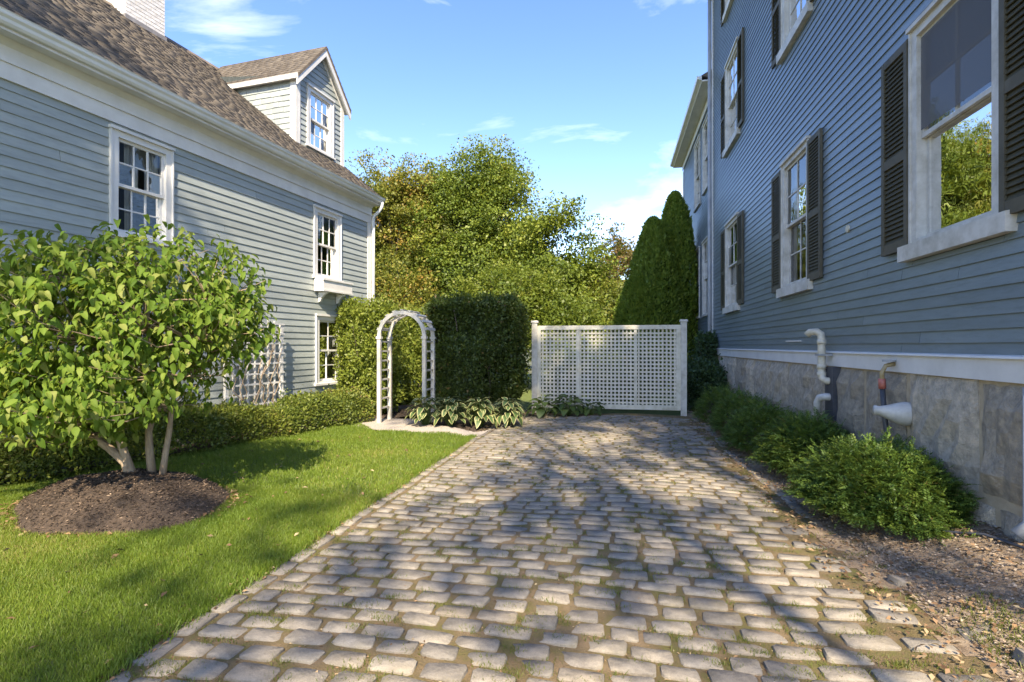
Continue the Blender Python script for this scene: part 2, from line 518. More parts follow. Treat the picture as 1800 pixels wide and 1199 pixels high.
def hosta_mat():
    m, n, l, b = new_mat('leaf_hosta')
    at = n.new('ShaderNodeAttribute'); at.attribute_name = 'edge'
    r = ramp(n, [(0.60, G(0.065, 0.115, 0.035)), (0.80, G(0.46, 0.44, 0.20))])
    l.new(at.outputs['Fac'], r.inputs['Fac'])
    oi = n.new('ShaderNodeObjectInfo')
    mm = n.new('ShaderNodeMath'); mm.operation = 'MULTIPLY_ADD'
    mm.inputs[1].default_value = 0.5; mm.inputs[2].default_value = 0.75
    l.new(oi.outputs['Random'], mm.inputs[0])
    hs = n.new('ShaderNodeHueSaturation')
    l.new(mm.outputs[0], hs.inputs['Value']); l.new(r.outputs['Color'], hs.inputs['Color'])
    l.new(hs.outputs['Color'], b.inputs['Base Color'])
    b.inputs['Roughness'].default_value = 0.5
    tr = n.new('ShaderNodeBsdfTranslucent')
    l.new(hs.outputs['Color'], tr.inputs['Color'])
    ms = n.new('ShaderNodeMixShader'); ms.inputs['Fac'].default_value = 0.25
    l.new(b.outputs['BSDF'], ms.inputs[1]); l.new(tr.outputs['BSDF'], ms.inputs[2])
    l.new(ms.outputs['Shader'], n['Material Output'].inputs['Surface'])
    return m


M['hosta'] = hosta_mat()

# ------------------------------------------------------------------ ground
DL, DR, DEND = -2.33, 1.58, 12.55           # cobbled drive: left edge, right edge, far end


def sstep(a, b, x):
    t = np.clip((x - a) / (b - a), 0, 1)
    return t * t * (3 - 2 * t)


def gz(x, y):
    x = np.asarray(x, dtype=float); y = np.asarray(y, dtype=float)
    z = 0.018 * np.sin(1.25 * x + 0.6) * np.cos(0.95 * y + 0.4) + 0.013 * np.sin(2.3 * x - 0.9 * y) + 0.008 * np.cos(3.1 * y + x)
    z = z * (1 - sstep(13.0, 14.0, y))
    z = z + 0.24 * sstep(1.75, 2.75, x) * (1 - sstep(8, 13, y) * 0.4)
    z = z + 0.05 * sstep(-2.42, -3.0, x)
    return z


def sheet(name, x0, x1, y0, y1, res, mat, zoff=0.0, inside=None, kind='structure', parent=None, zf=None):
    nx = max(1, int(round((x1 - x0) / res))); ny = max(1, int(round((y1 - y0) / res)))
    X, Y = np.meshgrid(np.linspace(x0, x1, nx + 1), np.linspace(y0, y1, ny + 1))
    Z = (zf or gz)(X, Y) + zoff
    V = np.stack([X, Y, Z], -1).reshape(-1, 3)
    i = np.arange(ny)[:, None] * (nx + 1) + np.arange(nx)[None, :]
    F = np.stack([i, i + 1, i + nx + 2, i + nx + 1], -1).reshape(-1, 4)
    if inside is not None:
        c = V[F].mean(1)
        F = F[inside(c[:, 0], c[:, 1])]
        used = np.unique(F)
        mp = np.zeros(len(V), dtype=int); mp[used] = np.arange(len(used))
        V = V[used]; F = mp[F]
    o = link(name, np_mesh(name, V, F, mat, smooth=True), parent)
    if kind and parent is None: o['kind'] = kind
    return o


def in_poly(poly):
    P = np.array(poly)

    def f(x, y):
        c = np.zeros(np.shape(x), dtype=bool)
        j = len(P) - 1
        for i in range(len(P)):
            xi, yi = P[i]; xj, yj = P[j]
            c ^= ((yi > y) != (yj > y)) & (x < (xj - xi) * (y - yi) / (yj - yi + 1e-12) + xi)
            j = i
        return c
    return f


# wide ground out to the horizon (flat, a little below the garden)
link_g = MB()
link_g.v = [(-900, -900, -0.10), (900, -900, -0.10), (900, 900, -0.10), (-900, 900, -0.10)]
link_g.f = [(0, 1, 2, 3)]
g = link_g.build('ground', M['earth']); g['kind'] = 'structure'

HEDGE_A = np.array([-6.9, 3.2]); HEDGE_B = np.array([-4.93, 10.35])       # front foot of the low hedge
PATH_POLY = [(-5.35, 10.75), (-4.75, 10.9), (-3.6, 10.9), (-3.62, 10.15), (-2.55, 9.65), (-2.34, 9.95), (-2.34, 9.15), (-3.2, 9.05), (-4.2, 9.2), (-5.0, 9.75)]
BED_POLY = [(-4.0, 10.45), (-3.5, 9.75), (-2.9, 9.5), (-2.3, 9.75), (-1.9, 10.6), (-1.75, 12.0), (-1.7, 13.3), (-6.6, 13.3), (-6.2, 11.5), (-5.4, 10.95), (-4.75, 11.4), (-4.1, 11.2)]
in_path = in_poly(PATH_POLY); in_bed = in_poly(BED_POLY)
MOUND = (-4.62, 4.42, 1.04, 0.76)


def mound_r(x, y):
    a = rad(-12)
    dx, dy = x - MOUND[0], y - MOUND[1]
    u = dx * math.cos(a) + dy * math.sin(a); v = -dx * math.sin(a) + dy * math.cos(a)
    return np.sqrt((u / MOUND[2]) ** 2 + (v / MOUND[3]) ** 2) * (1 + 0.05 * np.sin(5 * np.arctan2(v, u)))


def hedge_side(x, y):          # >0 on the lawn side of the hedge front
    d = (HEDGE_B - HEDGE_A) / np.linalg.norm(HEDGE_B - HEDGE_A)
    return (x - HEDGE_A[0]) * d[1] - (y - HEDGE_A[1]) * d[0]


def on_lawn(x, y):
    lim = 9.35 + 0.25 * np.sin(x * 2.1)
    far = np.where(x > -4.3, 9.15 + 0.05 * np.sin(6 * x), 9.2 + (-4.3 - x) * 1.25)
    return (x < DL - 0.10 + 0.02 * np.sin(7 * y) + 0.015 * np.sin(17 * y)) & (hedge_side(x, y) > -0.25) & (y < far) & (mound_r(x, y) > 0.96) & (y < 10.4)


lawn = sheet('lawn', -12, DL - 0.06, -3, 10.6, 0.08, M['turf'], 0.008, on_lawn)
drive = sheet('driveway', DL - 0.22, DR + 0.40, -2, DEND + 0.4, 0.06, M['soil_joint'], -0.004)
side = sheet('gravel_strip', DR + 0.04, 3.2, -3, 17, 0.05, M['side_gravel'], 0.0, lambda x, y: x > DR + .16 + .07 * np.sin(2.3 * y) + .05 * np.sin(7.1 * y) + .04 * np.sin(17 * y + 3 * x))
bed = sheet('mulch_bed', -12, DL + 0.6, -3, 13.4, 0.08, M['mulch'], -0.004,
            lambda x, y: (in_bed(x, y) | (hedge_side(x, y) < 0.1)) & ~((x > -2.6) & (y < 9.4)))
pth = sheet('path', -5.6, DL + 0.05, 8.9, 11.0, 0.05, M['path_gravel'], 0.014, lambda x, y: in_path(x, y))
back = sheet('back_garden', -14, 8, 12.9, 30, 0.5, M['turf'], -0.02, lambda x, y: (y > 13.3) | (x > -1.7))


def mound_z(X, Y):
    r = mound_r(X, Y)
    return gz(X, Y) + 0.20 * np.clip(1 - r ** 2, -0.2, 1) ** 0.8 * (r < 1) - 0.02 * (r >= 1) + 0.012 * np.sin(9 * X) * np.cos(11 * Y)


def mound_zs(X, Y):
    r = mound_r(X, Y)
    return gz(X, Y) + 0.32 * np.maximum(1 - r ** 2, 0) ** 0.75 + 0.010 * np.sin(9 * X) * np.cos(11 * Y) * (r < 1)


mound = sheet('mulch_mound', -6.1, -3.1, 3.3, 5.6, 0.04, M['mulch'], 0.01, lambda x, y: mound_r(x, y) < 1.04, kind=None, zf=mound_zs)
tag(mound, 'low oval mound of dark brown mulch round the foot of the leafy small tree', 'mulch mound')

# ------------------------------------------------------------------ cobblestones
NPT = 10


def cobble_template(seed):
    r = random.Random(seed)
    out = []
    base = [(-1, -.66), (-.85, -1), (0, -1.03), (.85, -1), (1, -.66), (1, .66), (.85, 1), (0, 1.03), (-.85, 1), (-1, .66)]
    sk = r.uniform(-.07, .07)
    for (x, y) in base:
        out.append((x * (1 + r.uniform(-.06, .05)) + sk * y, y * (1 + r.uniform(-.11, .08)) + r.uniform(-.05, .05)))
    out = np.array(out)
    rings = [(1.0, -0.05), (1.0, 0.0), (0.86, 0.004)]
    V = []
    tilt = (r.uniform(-.003, .003), r.uniform(-.003, .003))
    for s, z in rings:
        for (x, y) in out:
            ss = (s if s == 1.0 else None)
            fx = x if ss else x * 0.968
            fy = y if ss else y * 0.945
            V.append((fx, fy, z + (x * tilt[0] + y * tilt[1]) + (r.uniform(-.002, .002) if z > 0 else 0)))
    V.append((r.uniform(-.1, .1), 0, 0.0055 + r.uniform(-.002, .002)))
    F = []
    for k in range(2):
        for i in range(NPT):
            j = (i + 1) % NPT
            a, b, c, d = k * NPT + i, k * NPT + j, (k + 1) * NPT + j, (k + 1) * NPT + i
            F += [(a, b, c), (a, c, d)]
    for i in range(NPT):
        F.append((2 * NPT + i, 2 * NPT + (i + 1) % NPT, 3 * NPT))
    return np.array(V), np.array(F)


TEMPL = [cobble_template(s) for s in range(14)]
COB_MESH = [np_mesh('cobblestone', v, f, M['cobble'], rnd=np.full(len(f), k * 0.113), smooth=False) for k, (v, f) in enumerate(TEMPL)]

stones = []       # x, y, length, width, angle
rs = random.Random(3)
y = 1.75
row = 0
while y < DEND:
    d = 0.150 + rs.uniform(-.012, .012)
    wob = rs.uniform(-.006, .006)
    ph = rs.uniform(0, 6)
    right = DR + 0.05 * math.sin(y * 1.3) + (0.10 if y < 4.5 else 0)
    x = DL + 0.065 + rs.uniform(0.0, 0.03)
    first = True
    while x < right - 0.10:
        ln = rs.choice([0.215, 0.23, 0.245, 0.23, 0.21, 0.20]) + rs.uniform(-.015, .02)
        if rs.random() < 0.08: ln = 0.15
        if first and row % 2: ln *= 0.62
        first = False
        yy = y + 0.008 * math.sin(1.7 * x + ph) + wob * x + rs.uniform(-.005, .005) + 0.02 * math.sin(0.9 * x + y * 0.7)
        if not (x > right - 0.45 and rs.random() < 0.18):
            stones.append((x + ln / 2, yy, ln, d - 0.023 - rs.uniform(0, .010), rs.uniform(-.035, .035)))
        x += ln + rs.uniform(.021, .041)
    y += d
    row += 1
# edging courses laid lengthwise on both sides
for ex, sgn in ((DL - 0.015, 1), (DR + 0.16, -1)):
    yy = 1.7
    while yy < DEND - 0.1:
        ln = rs.uniform(.20, .29)
        if not (sgn < 0 and (yy < 5.2 or rs.random() < .2)):
            stones.append((ex + rs.uniform(-.012, .012) + (0.04 * math.sin(yy * 1.3) if sgn < 0 else 0), yy + ln / 2, ln, .115, math.pi / 2 + rs.uniform(-.05, .05)))
        yy += ln + rs.uniform(.015, .035)
# stray stones sunk in the gravel beside the drive
for (sx, sy, a) in ((1.95, 3.35, .1), (2.05, 3.05, -.2), (1.92, 4.05, .3), (2.2, 2.75, .05), (1.98, 2.6, 0.0)):
    stones.append((sx, sy, .2, .12, a))
stones.sort(key=lambda s: s[0] ** 2 + s[1] ** 2)


def in_view(x, y):
    dep = -x * 0.1862 + y * 0.9825; lat = x * 0.9825 + y * 0.1862
    return dep > 0.5 and abs(lat / dep) < 0.99 and 1.6 / dep < 0.66


near = [s for s in stones if in_view(s[0], s[1])][:300]
near_set = set(near)
for s in near:
    k = rs.randrange(len(TEMPL))
    o = link('cobblestone', COB_MESH[k], drive)
    zz = float(gz(s[0], s[1]))
    sx = (float(gz(s[0] + .1, s[1])) - float(gz(s[0] - .1, s[1]))) / .2
    sy = (float(gz(s[0], s[1] + .1)) - float(gz(s[0], s[1] - .1))) / .2
    o.location = (s[0], s[1], zz + rs.uniform(-.004, .004))
    o.rotation_euler = (math.atan(sy) + rs.uniform(-.02, .02), -math.atan(sx) + rs.uniform(-.02, .02), s[4] + (math.pi if rs.random() < .5 else 0))
    o.scale = (s[2] / 2, s[3] / 2, 1)
Vs, Fs, Rs, off = [], [], [], 0
for s in stones:
    if s in near_set: continue
    v, f = TEMPL[rs.randrange(len(TEMPL))]
    c, sn = math.cos(s[4]), math.sin(s[4])
    px, py = v[:, 0] * s[2] / 2, v[:, 1] * s[3] / 2
    X = s[0] + px * c - py * sn; Y = s[1] + px * sn + py * c
    Vs.append(np.stack([X, Y, gz(X, Y) + v[:, 2] + rs.uniform(-.004, .004)], -1))
    Fs.append(f + off); off += len(v)
    Rs.append(np.full(len(f), rs.random()))
o = link('far_cobblestones', np_mesh('far_cobblestones', np.concatenate(Vs), np.concatenate(Fs), M['cobble'], rnd=np.concatenate(Rs), smooth=False), drive)
o['kind'] = 'stuff'

# ------------------------------------------------------------------ clapboard walls, windows, shutters


def cover(opens, u0, u1, v0, v1):
    """free rectangles of the strip after the openings are cut out; merged along u"""
    br = sorted({u0, u1} | {min(max(t, u0), u1) for op in opens for t in op[:2]})
    runs = []
    for a, b in zip(br[:-1], br[1:]):
        if b - a < 1e-4: continue
        mid = (a + b) / 2
        ivs = [(v0, v1)]
        for op in opens:
            if op[0] < mid < op[1]:
                nxt = []
                for p, q in ivs:
                    if op[3] <= p or op[2] >= q: nxt.append((p, q)); continue
                    if op[2] > p: nxt.append((p, op[2]))
                    if op[3] < q: nxt.append((op[3], q))
                ivs = nxt
        for p, q in ivs:
            if q - p < 0.012: continue
            for r in runs:
                if abs(r[1] - a) < 1e-4 and abs(r[2] - p) < 1e-4 and abs(r[3] - q) < 1e-4:
                    r[1] = b
                    break
            else:
                runs.append([a, b, p, q])
    return runs


def clap_wall(parent, u0, u1, v0, v1, expo, opens, mat, thick=0.022, splits=0.0, seed=1, name='clapboard', w0=0.0, clip=None, rname=None):
    r = random.Random(seed)
    k = 0
    v = v0
    while v < v1 - 0.01:
        top = min(v + expo, v1)
        cu0, cu1 = (u0, u1) if clip is None else clip(v, top)
        if cu1 - cu0 > 0.03:
            for (a, b, p, q) in cover(opens, cu0, cu1, v, top):
                segs = [a]
                if splits:
                    t = a + r.uniform(.6, splits)
                    while t < b - 0.5:
                        segs.append(t); t += r.uniform(splits * .5, splits * 1.2)
                segs.append(b)
                for a1, b1 in zip(segs[:-1], segs[1:]):
                    wt = thick * (1 - (p - v) / expo * 0.75)
                    wq = thick * (1 - min((q + 0.012 - v) / expo, 1.0) * 0.75)
                    j = r.uniform(-.0015, .0015); j2 = r.uniform(-.0015, .0015)
                    up = q + (0.010 if q >= top - 1e-5 else 0)
                    e = 0.003
                    m = MB()
                    m.hexa([(a1 + e, -w0 - wt, p + j), (b1 - e, -w0 - wt, p + j2), (b1 - e, -w0 + .003, p + j2), (a1 + e, -w0 + .003, p + j),
                            (a1 + e, -w0 - wq, up), (b1 - e, -w0 - wq, up), (b1 - e, -w0 + .003, up), (a1 + e, -w0 + .003, up)])
                    m.build(name, mat, parent)
        v += expo
        k += 1


def back_wall(parent, name, u0, u1, v0, v1, opens, mat, w_out=0.0, w_in=-0.14):
    vb = sorted({v0, v1} | {t for op in opens for t in op[2:4] if v0 < t < v1})
    m = MB()
    for p, q in zip(vb[:-1], vb[1:]):
        for (a, b, pp, qq) in cover(opens, u0, u1, p, q):
            m.wbox(a, b, pp, qq, w_in, w_out)
    return m.build(name, mat, parent)


def window(house, u0, u1, v0, v1, cas=0.10, cols=3, rows=2, wb=0.0, head=0.0, sill=True, sill_ext=0.06, curtain=None, blind=None, low_rows=None, sill_h=0.05, trim='trim', seed=0, sill_w=0.07, depth=0.05):
    """double-hung window; u0..v1 is the outside of the casing. Returns the window part."""
    r = random.Random(seed)
    T = M[trim]
    m = MB()
    c0 = wb - 0.10
    m.wbox(u0, u0 + cas, v0, v1, c0, wb + 0.035)
    m.wbox(u1 - cas, u1, v0, v1, c0, wb + 0.035)
    m.wbox(u0 + cas, u1 - cas, v1 - cas - head, v1, c0, wb + 0.035)
    m.wbox(u0 + cas, u1 - cas, v0, v0 + 0.04, c0, wb + 0.03)
    win = m.build('window', T, house)
    if head >= 0:
        MB().wbox(u0 - 0.03, u1 + 0.03, v1 - 0.012, v1 + 0.03, wb + 0.001, wb + 0.07).build('head_moulding', T, win)
    # back band, a thin raised strip round the casing
    bb = MB()
    bb.wbox(u0 - 0.018, u0 + 0.004, v0, v1 - 0.014, wb + 0.002, wb + 0.052)
    bb.wbox(u1 - 0.004, u1 + 0.018, v0, v1 - 0.014, wb + 0.002, wb + 0.052)
    bb.build('back_band', T, win)
    if sill:
        MB().hexa([(u0 - sill_ext, -wb - sill_w, v0 - sill_h), (u1 + sill_ext, -wb - sill_w, v0 - sill_h), (u1 + sill_ext, -wb - 0.002, v0 - sill_h), (u0 - sill_ext, -wb - 0.002, v0 - sill_h),
                   (u0 - sill_ext, -wb - sill_w, v0 - 0.004), (u1 + sill_ext, -wb - sill_w, v0 - 0.004), (u1 + sill_ext, -wb - 0.002, v0 + 0.012), (u0 - sill_ext, -wb - 0.002, v0 + 0.012)]).build('sill', T, win)
    a, b = u0 + cas, u1 - cas
    p, q = v0 + 0.04, v1 - cas - head
    mid = (p + q) / 2
    st = 0.042
    for kk, (lo, hi, wz, nr) in enumerate(((mid - 0.018, q, wb - 0.006, rows), (p, mid + 0.018, wb - depth, rows if low_rows is None else low_rows))):
        s = MB()
        s.wbox(a, a + st, lo, hi, wz - 0.035, wz)
        s.wbox(b - st, b, lo, hi, wz - 0.035, wz)
        s.wbox(a + st, b - st, lo, lo + st, wz - 0.035, wz)
        s.wbox(a + st, b - st, hi - st, hi, wz - 0.035, wz)
        ga, gb, gp, gq = a + st, b - st, lo + st, hi - st
        nc = cols
        if nr == 0: nc, nr = 1, 1
        mu = 0.020
        for i in range(1, nc):
            t = ga + (gb - ga) * i / nc
            s.wbox(t - mu / 2, t + mu / 2, gp, gq, wz - 0.028, wz - 0.004)
        for j in range(1, nr):
            t = gp + (gq - gp) * j / nr
            for i in range(nc):
                s.wbox(ga + (gb - ga) * i / nc + (mu / 2 if i else 0), ga + (gb - ga) * (i + 1) / nc - (mu / 2 if i < nc - 1 else 0), t - mu / 2, t + mu / 2, wz - 0.027, wz - 0.005)
        s.build('sash', T, win)
        for i in range(nc):
            for j in range(nr):
                x0 = ga + (gb - ga) * i / nc - 0.003; x1 = ga + (gb - ga) * (i + 1) / nc + 0.003
                y0 = gp + (gq - gp) * j / nr - 0.003; y1 = gp + (gq - gp) * (j + 1) / nr + 0.003
                g1 = MB()
                wv = wz - 0.017 + 0.0
                e = [r.uniform(-.0012, .0012) for _ in range(4)]
                g1.v = [(x0, -wv + e[0], y0), (x1, -wv + e[1], y0), (x1, -wv + e[2], y1), (x0, -wv + e[3], y1)]
                g1.f = [(0, 1, 2, 3)]
                g1.build('pane', M['glass'], win)
    if curtain:
        for (f0, f1, flo) in curtain:
            c = MB()
            n = 26
            ca, cb = a + (b - a) * f0, a + (b - a) * f1
            for i in range(n + 1):
                t = i / n
                y_ = -wb + 0.13 + 0.018 * math.sin(t * 26 + seed) + 0.008 * math.sin(t * 61)
                c.v += [(ca + (cb - ca) * t, y_, p + (q - p) * flo), (ca + (cb - ca) * t + 0.02 * math.sin(t * 9), y_ + .01, q + 0.05)]
            for i in range(n):
                c.f.append((2 * i, 2 * i + 2, 2 * i + 3, 2 * i + 1))
            c.build('curtain', M['curtain'], win, smooth=True)
    if blind:
        bl = MB()
        z = q
        while z > p + (q - p) * blind:
            bl.wbox(a, b, z - 0.038, z, wb - 0.115, wb - 0.110); z -= 0.04
        bl.build('blind', M['blind'], win)
    return win


def shutter(house, u0, u1, v0, v1, wb, singles=True, lean=0.0):
    fr = 0.055
    vm = v0 + (v1 - v0) * 0.46
    m = MB()
    W0, W1 = wb + 0.002, wb + 0.040
    m.wbox(u0, u0 + fr, v0, v1, W0, W1)
    m.wbox(u1 - fr, u1, v0, v1, W0, W1)
    for (p, q) in ((v0, v0 + 0.10), (vm - 0.045, vm + 0.045), (v1 - 0.075, v1)):
        m.wbox(u0 + fr, u1 - fr, p, q, W0, W1 - 0.002)
    sh = m.build('shutter', M['shutter_edge'], house)
    allm = MB()
    proto = None
    for (p, q) in ((v0 + 0.10, vm - 0.045), (vm + 0.045, v1 - 0.075)):
        n = max(3, int((q - p) / 0.046))
        for i in range(n):
            z = p + (q - p) * (i + 0.5) / n
            a, b = u0 + fr + 0.001, u1 - fr - 0.001
            pts = [(a, -wb - 0.034, -0.024), (b, -wb - 0.034, -0.024), (b, -wb - 0.027, -0.028), (a, -wb - 0.027, -0.028),
                   (a, -wb - 0.013, 0.026), (b, -wb - 0.013, 0.026), (b, -wb - 0.006, 0.022), (a, -wb - 0.006, 0.022)]
            if singles:
                if proto is None:
                    proto = MB().hexa(pts).mesh('slat', M['shutter'])
                o = link('slat', proto, sh)
                o.location = (0, 0, z)
            else:
                allm.hexa([(x, y_, zz + z) for x, y_, zz in pts])
    if not singles:
        o = allm.build('louvres', M['shutter'], sh); o['kind'] = 'stuff'
    return sh


def shingle_slope(parent, name, u0, u1, run0, run1, zf, pitch, mat, expo=0.14, seed=2, flip=False, cut=None):
    """courses of single shingles laid on a slope rising along +local y"""
    r = random.Random(seed)
    cp, sp = math.cos(pitch), math.sin(pitch)
    V, F, R = [], [], []
    ln = (run1 - run0) / cp
    n = int(ln / expo)
    for k in range(n + 1):
        t = k * expo
        u = u0 - r.uniform(0, .3)
        while u < u1:
            wd = r.uniform(.14, .32)
            a, b = max(u, u0), min(u + wd - 0.006, u1)
            u += wd
            if b - a < 0.02: continue
            e = min(t + expo * 1.12, ln)
            if cut and cut((a + b) / 2, run0 + (t + expo * .5) * cp): continue
            j = r.uniform(-.008, .008)
            th = 0.016 + r.uniform(-.002, .004)
            base = len(V)
            for (tt, hh) in ((t + j, 0.0), (t + j, th), (e, 0.004), (e, 0.0)):
                yy = run0 + tt * cp - hh * sp; zz = zf + tt * sp + hh * cp
                V.append((a, yy, zz)); V.append((b, yy, zz))
            F += [(base, base + 1, base + 3, base + 2), (base + 2, base + 3, base + 5, base + 4), (base, base + 2, base + 4, base + 6), (base + 1, base + 7, base + 5, base + 3)]
            q = r.random()
            R += [q] * 4
    me = np_mesh(name, V, F, mat, rnd=R)
    o = link(name, me, parent)
    o['kind'] = 'stuff'
    return o


def roof_mat():
    m, n, l, b = new_mat('roof_shingle')
    at = n.new('ShaderNodeAttribute'); at.attribute_name = 'rnd'
    r = ramp(n, [(0.0, G(0.10, 0.086, 0.074)), (0.5, G(0.122, 0.106, 0.092)), (1.0, G(0.148, 0.13, 0.114))])
    l.new(at.outputs['Fac'], r.inputs['Fac'])
    t = noise(n, l, 1.3, 6, 0.7)
    r2 = ramp(n, [(0.3, G(0.65, 0.63, 0.62)), (0.7, G(1.15, 1.13, 1.1))])
    l.new(t.outputs['Fac'], r2.inputs['Fac'])
    c = mix(n, l, r.outputs['Color'], r2.outputs['Color'], 1.0, 'MULTIPLY')
    l.new(c, b.inputs['Base Color'])
    b.inputs['Roughness'].default_value = 0.95
    t2 = noise(n, l, 150, 3, 0.7)
    bump(n, l, b, t2.outputs['Fac'], 0.4, 0.005)
    return m


M['roof'] = roof_mat()

# ================================================================== left house
LH = thing('clapboard_house', 'pale blue-grey clapboard house with brown shingle roof, dormer and white chimney', 'house', (-6.067, 12.733, 0), rad(83.5))
UL = -13.0                       # near end of the wall, behind the picture's left edge
EAVE, FRZ = 5.12, 4.68
WA = (-6.52, -5.59, 3.16, 4.60)
WB = (-2.20, -1.27, 3.10, 4.58)
WC = (-2.14, -1.20, 0.79, 2.26)
op_out = [WA, WB, WC]
inner = lambda w, c=0.10: (w[0] + c - .01, w[1] - c + .01, w[2] + .03, w[3] - c + .01)
lw = back_wall(LH, 'wall', UL, 0.0, 0.0, EAVE, [inner(w) for w in op_out], M['sheathing'])
clap_wall(lw, UL, -0.13, 0.22, FRZ, 0.128, [(w[0] - .016, w[1] + .016, w[2] - .05, w[3] + .028) for w in op_out], M['siding_pale'], splits=5.0, seed=4)
m = MB()
m.wbox(UL, -0.0, 0.0, 5.0, -7.6, -7.46); m.wbox(-0.14, 0.0, 0.0, 5.0, -7.459, -0.142); m.wbox(UL, UL + .14, 0.0, 5.0, -7.459, -0.142)
m.wbox(UL + .15, -.15, 2.55, 2.65, -7.45, -0.15); m.wbox(UL + .15, -.15, 0.02, 0.1, -7.45, -0.15); m.wbox(UL + .15, -.15, 4.95, 5.0, -7.45, -0.15)
for uu in (-4.3, -8.2):
    m.wbox(uu, uu + .1, .11, 2.54, -7.4, -.16); m.wbox(uu, uu + .1, 2.66, 4.94, -7.4, -.16)
m.wbox(UL + .2, -.2, .11, 2.54, -4.1, -4.0); m.wbox(UL + .2, -.2, 2.66, 4.94, -4.1, -4.0)
m.build('inner_walls', M['interior'], LH)
# far gable end above the eave
g = MB(); g.prism([(0.0, 5.0), (7.6, 5.0), (3.8, 8.35)], -0.14, -0.02, 0); g.build('gable', M['siding_pale'], LH)
g = MB(); g.prism([(0.0, 5.0), (7.6, 5.0), (3.8, 8.35)], UL, UL + .12, 0); g.build('gable', M['siding_pale'], LH)
MB().wbox(-0.135, 0.02, 0.2, FRZ, 0.0, 0.035).build('corner_board', M['trim'], LH)
# frieze in two bands, bed moulding, soffit, fascia, gutter
MB().wbox(UL, 0.02, FRZ, 4.875, 0.0, 0.040).build('frieze_board', M['trim'], LH)
MB().wbox(UL, 0.02, 4.875, 4.905, 0.0, 0.062).build('frieze_moulding', M['trim'], LH)
MB().wbox(UL, 0.02, 4.906, 5.13, 0.0, 0.046).build('frieze_board', M['trim'], LH)
m = MB(); m.prism([(-0.046, 5.06), (-0.12, 5.13), (-0.046, 5.13)], UL, 0.02, 0); m.build('bed_moulding', M['trim'], LH)
MB().wbox(UL, 0.10, 5.131, 5.15, 0.0, 0.27).build('soffit', M['trim'], LH)
MB().wbox(UL, 0.10, 5.151, 5.30, 0.235, 0.26).build('fascia', M['trim'], LH)
gp = [(-0.262, 5.17), (-0.31, 5.175), (-0.335, 5.20), (-0.345, 5.235), (-0.375, 5.26), (-0.385, 5.295), (-0.395, 5.305), (-0.378, 5.308), (-0.368, 5.268), (-0.335, 5.245), (-0.30, 5.20), (-0.27, 5.20), (-0.27, 5.30), (-0.262, 5.30)]
m = MB(); m.prism(gp, UL, 0.11, 0); m.build('gutter', M['gutter'], LH)
# main roof
PITCH = math.atan(0.816)
cp, sp = math.cos(PITCH), math.sin(PITCH)
m = MB()
m.prism([(-0.33, 5.285), (3.8, 8.655), (3.8, 8.54), (-0.30, 5.19)], UL - .1, 0.12, 0)
m.prism([(7.9, 5.285), (3.801, 8.655), (3.801, 8.54), (7.9, 5.19)], UL - .1, 0.12, 0)
rf = m.build('roof', M['shingle'], LH)
shingle_slope(rf, 'shingles', UL - .1, 0.12, -0.36, 3.80, 5.29 - 0.03 * .816 + 0.012, PITCH, M['roof'], 0.11, 5, cut=None)
MB().hexa([(UL - .1, 3.70, 8.60), (0.125, 3.70, 8.60), (0.125, 3.90, 8.60), (UL - .1, 3.90, 8.60), (UL - .1, 3.78, 8.70), (0.125, 3.78, 8.70), (0.125, 3.82, 8.70), (UL - .1, 3.82, 8.70)]).build('ridge_cap', M['shingle'], rf)
m = MB(); m.prism([(-0.33, 5.30), (3.8, 8.672), (3.8, 8.50), (-0.30, 5.14)], 0.121, 0.145, 0); m.build('rake_board', M['trim'], LH)
# downspout at the far corner
m = MB()
m.tube([(0.03, -0.33, 5.20), (0.03, -0.33, 5.10), (0.03, -0.25, 4.98), (0.03, -0.10, 4.86), (0.03, -0.085, 4.74), (0.03, -0.085, 0.15)], 0.042, 8)
m.build('downspout', M['gutter'], LH, smooth=True)
# windows
window(LH, *WA, curtain=[(0.30, 0.56, 0.0), (0.72, 0.99, 0.0), (0.02, 0.14, 0.0)], seed=1)
window(LH, *WB, curtain=[(0.0, 0.16, 0.0), (0.84, 1.0, 0.0)], blind=0.5, seed=2)
window(LH, *WC, cols=2, curtain=[(0.0, 0.3, 0.0), (0.7, 1.0, 0.0)], seed=3)
# window box below the upper right window
m = MB(); m.wbox(WB[0] - .02, WB[1] + .10, 2.77, 3.045, 0.03, 0.27)
fb = m.build('window_box', M['trim'], LH)
MB().wbox(WB[0] - .04, WB[1] + .12, 3.0, 3.04, 0.271, 0.292).build('rim', M['trim'], fb)
MB().wbox(WB[0] - .04, WB[1] + .12, 2.765, 2.80, 0.272, 0.288).build('rim', M['trim'], fb)
for uu in (WB[0] + .12, WB[1] - .18):
    m = MB(); m.prism([(-0.028, 2.765), (-0.25, 2.765), (-0.25, 2.73), (-0.18, 2.70), (-0.12, 2.64), (-0.08, 2.56), (-0.028, 2.54)], uu, uu + .06, 0); m.build('bracket', M['trim'], fb)
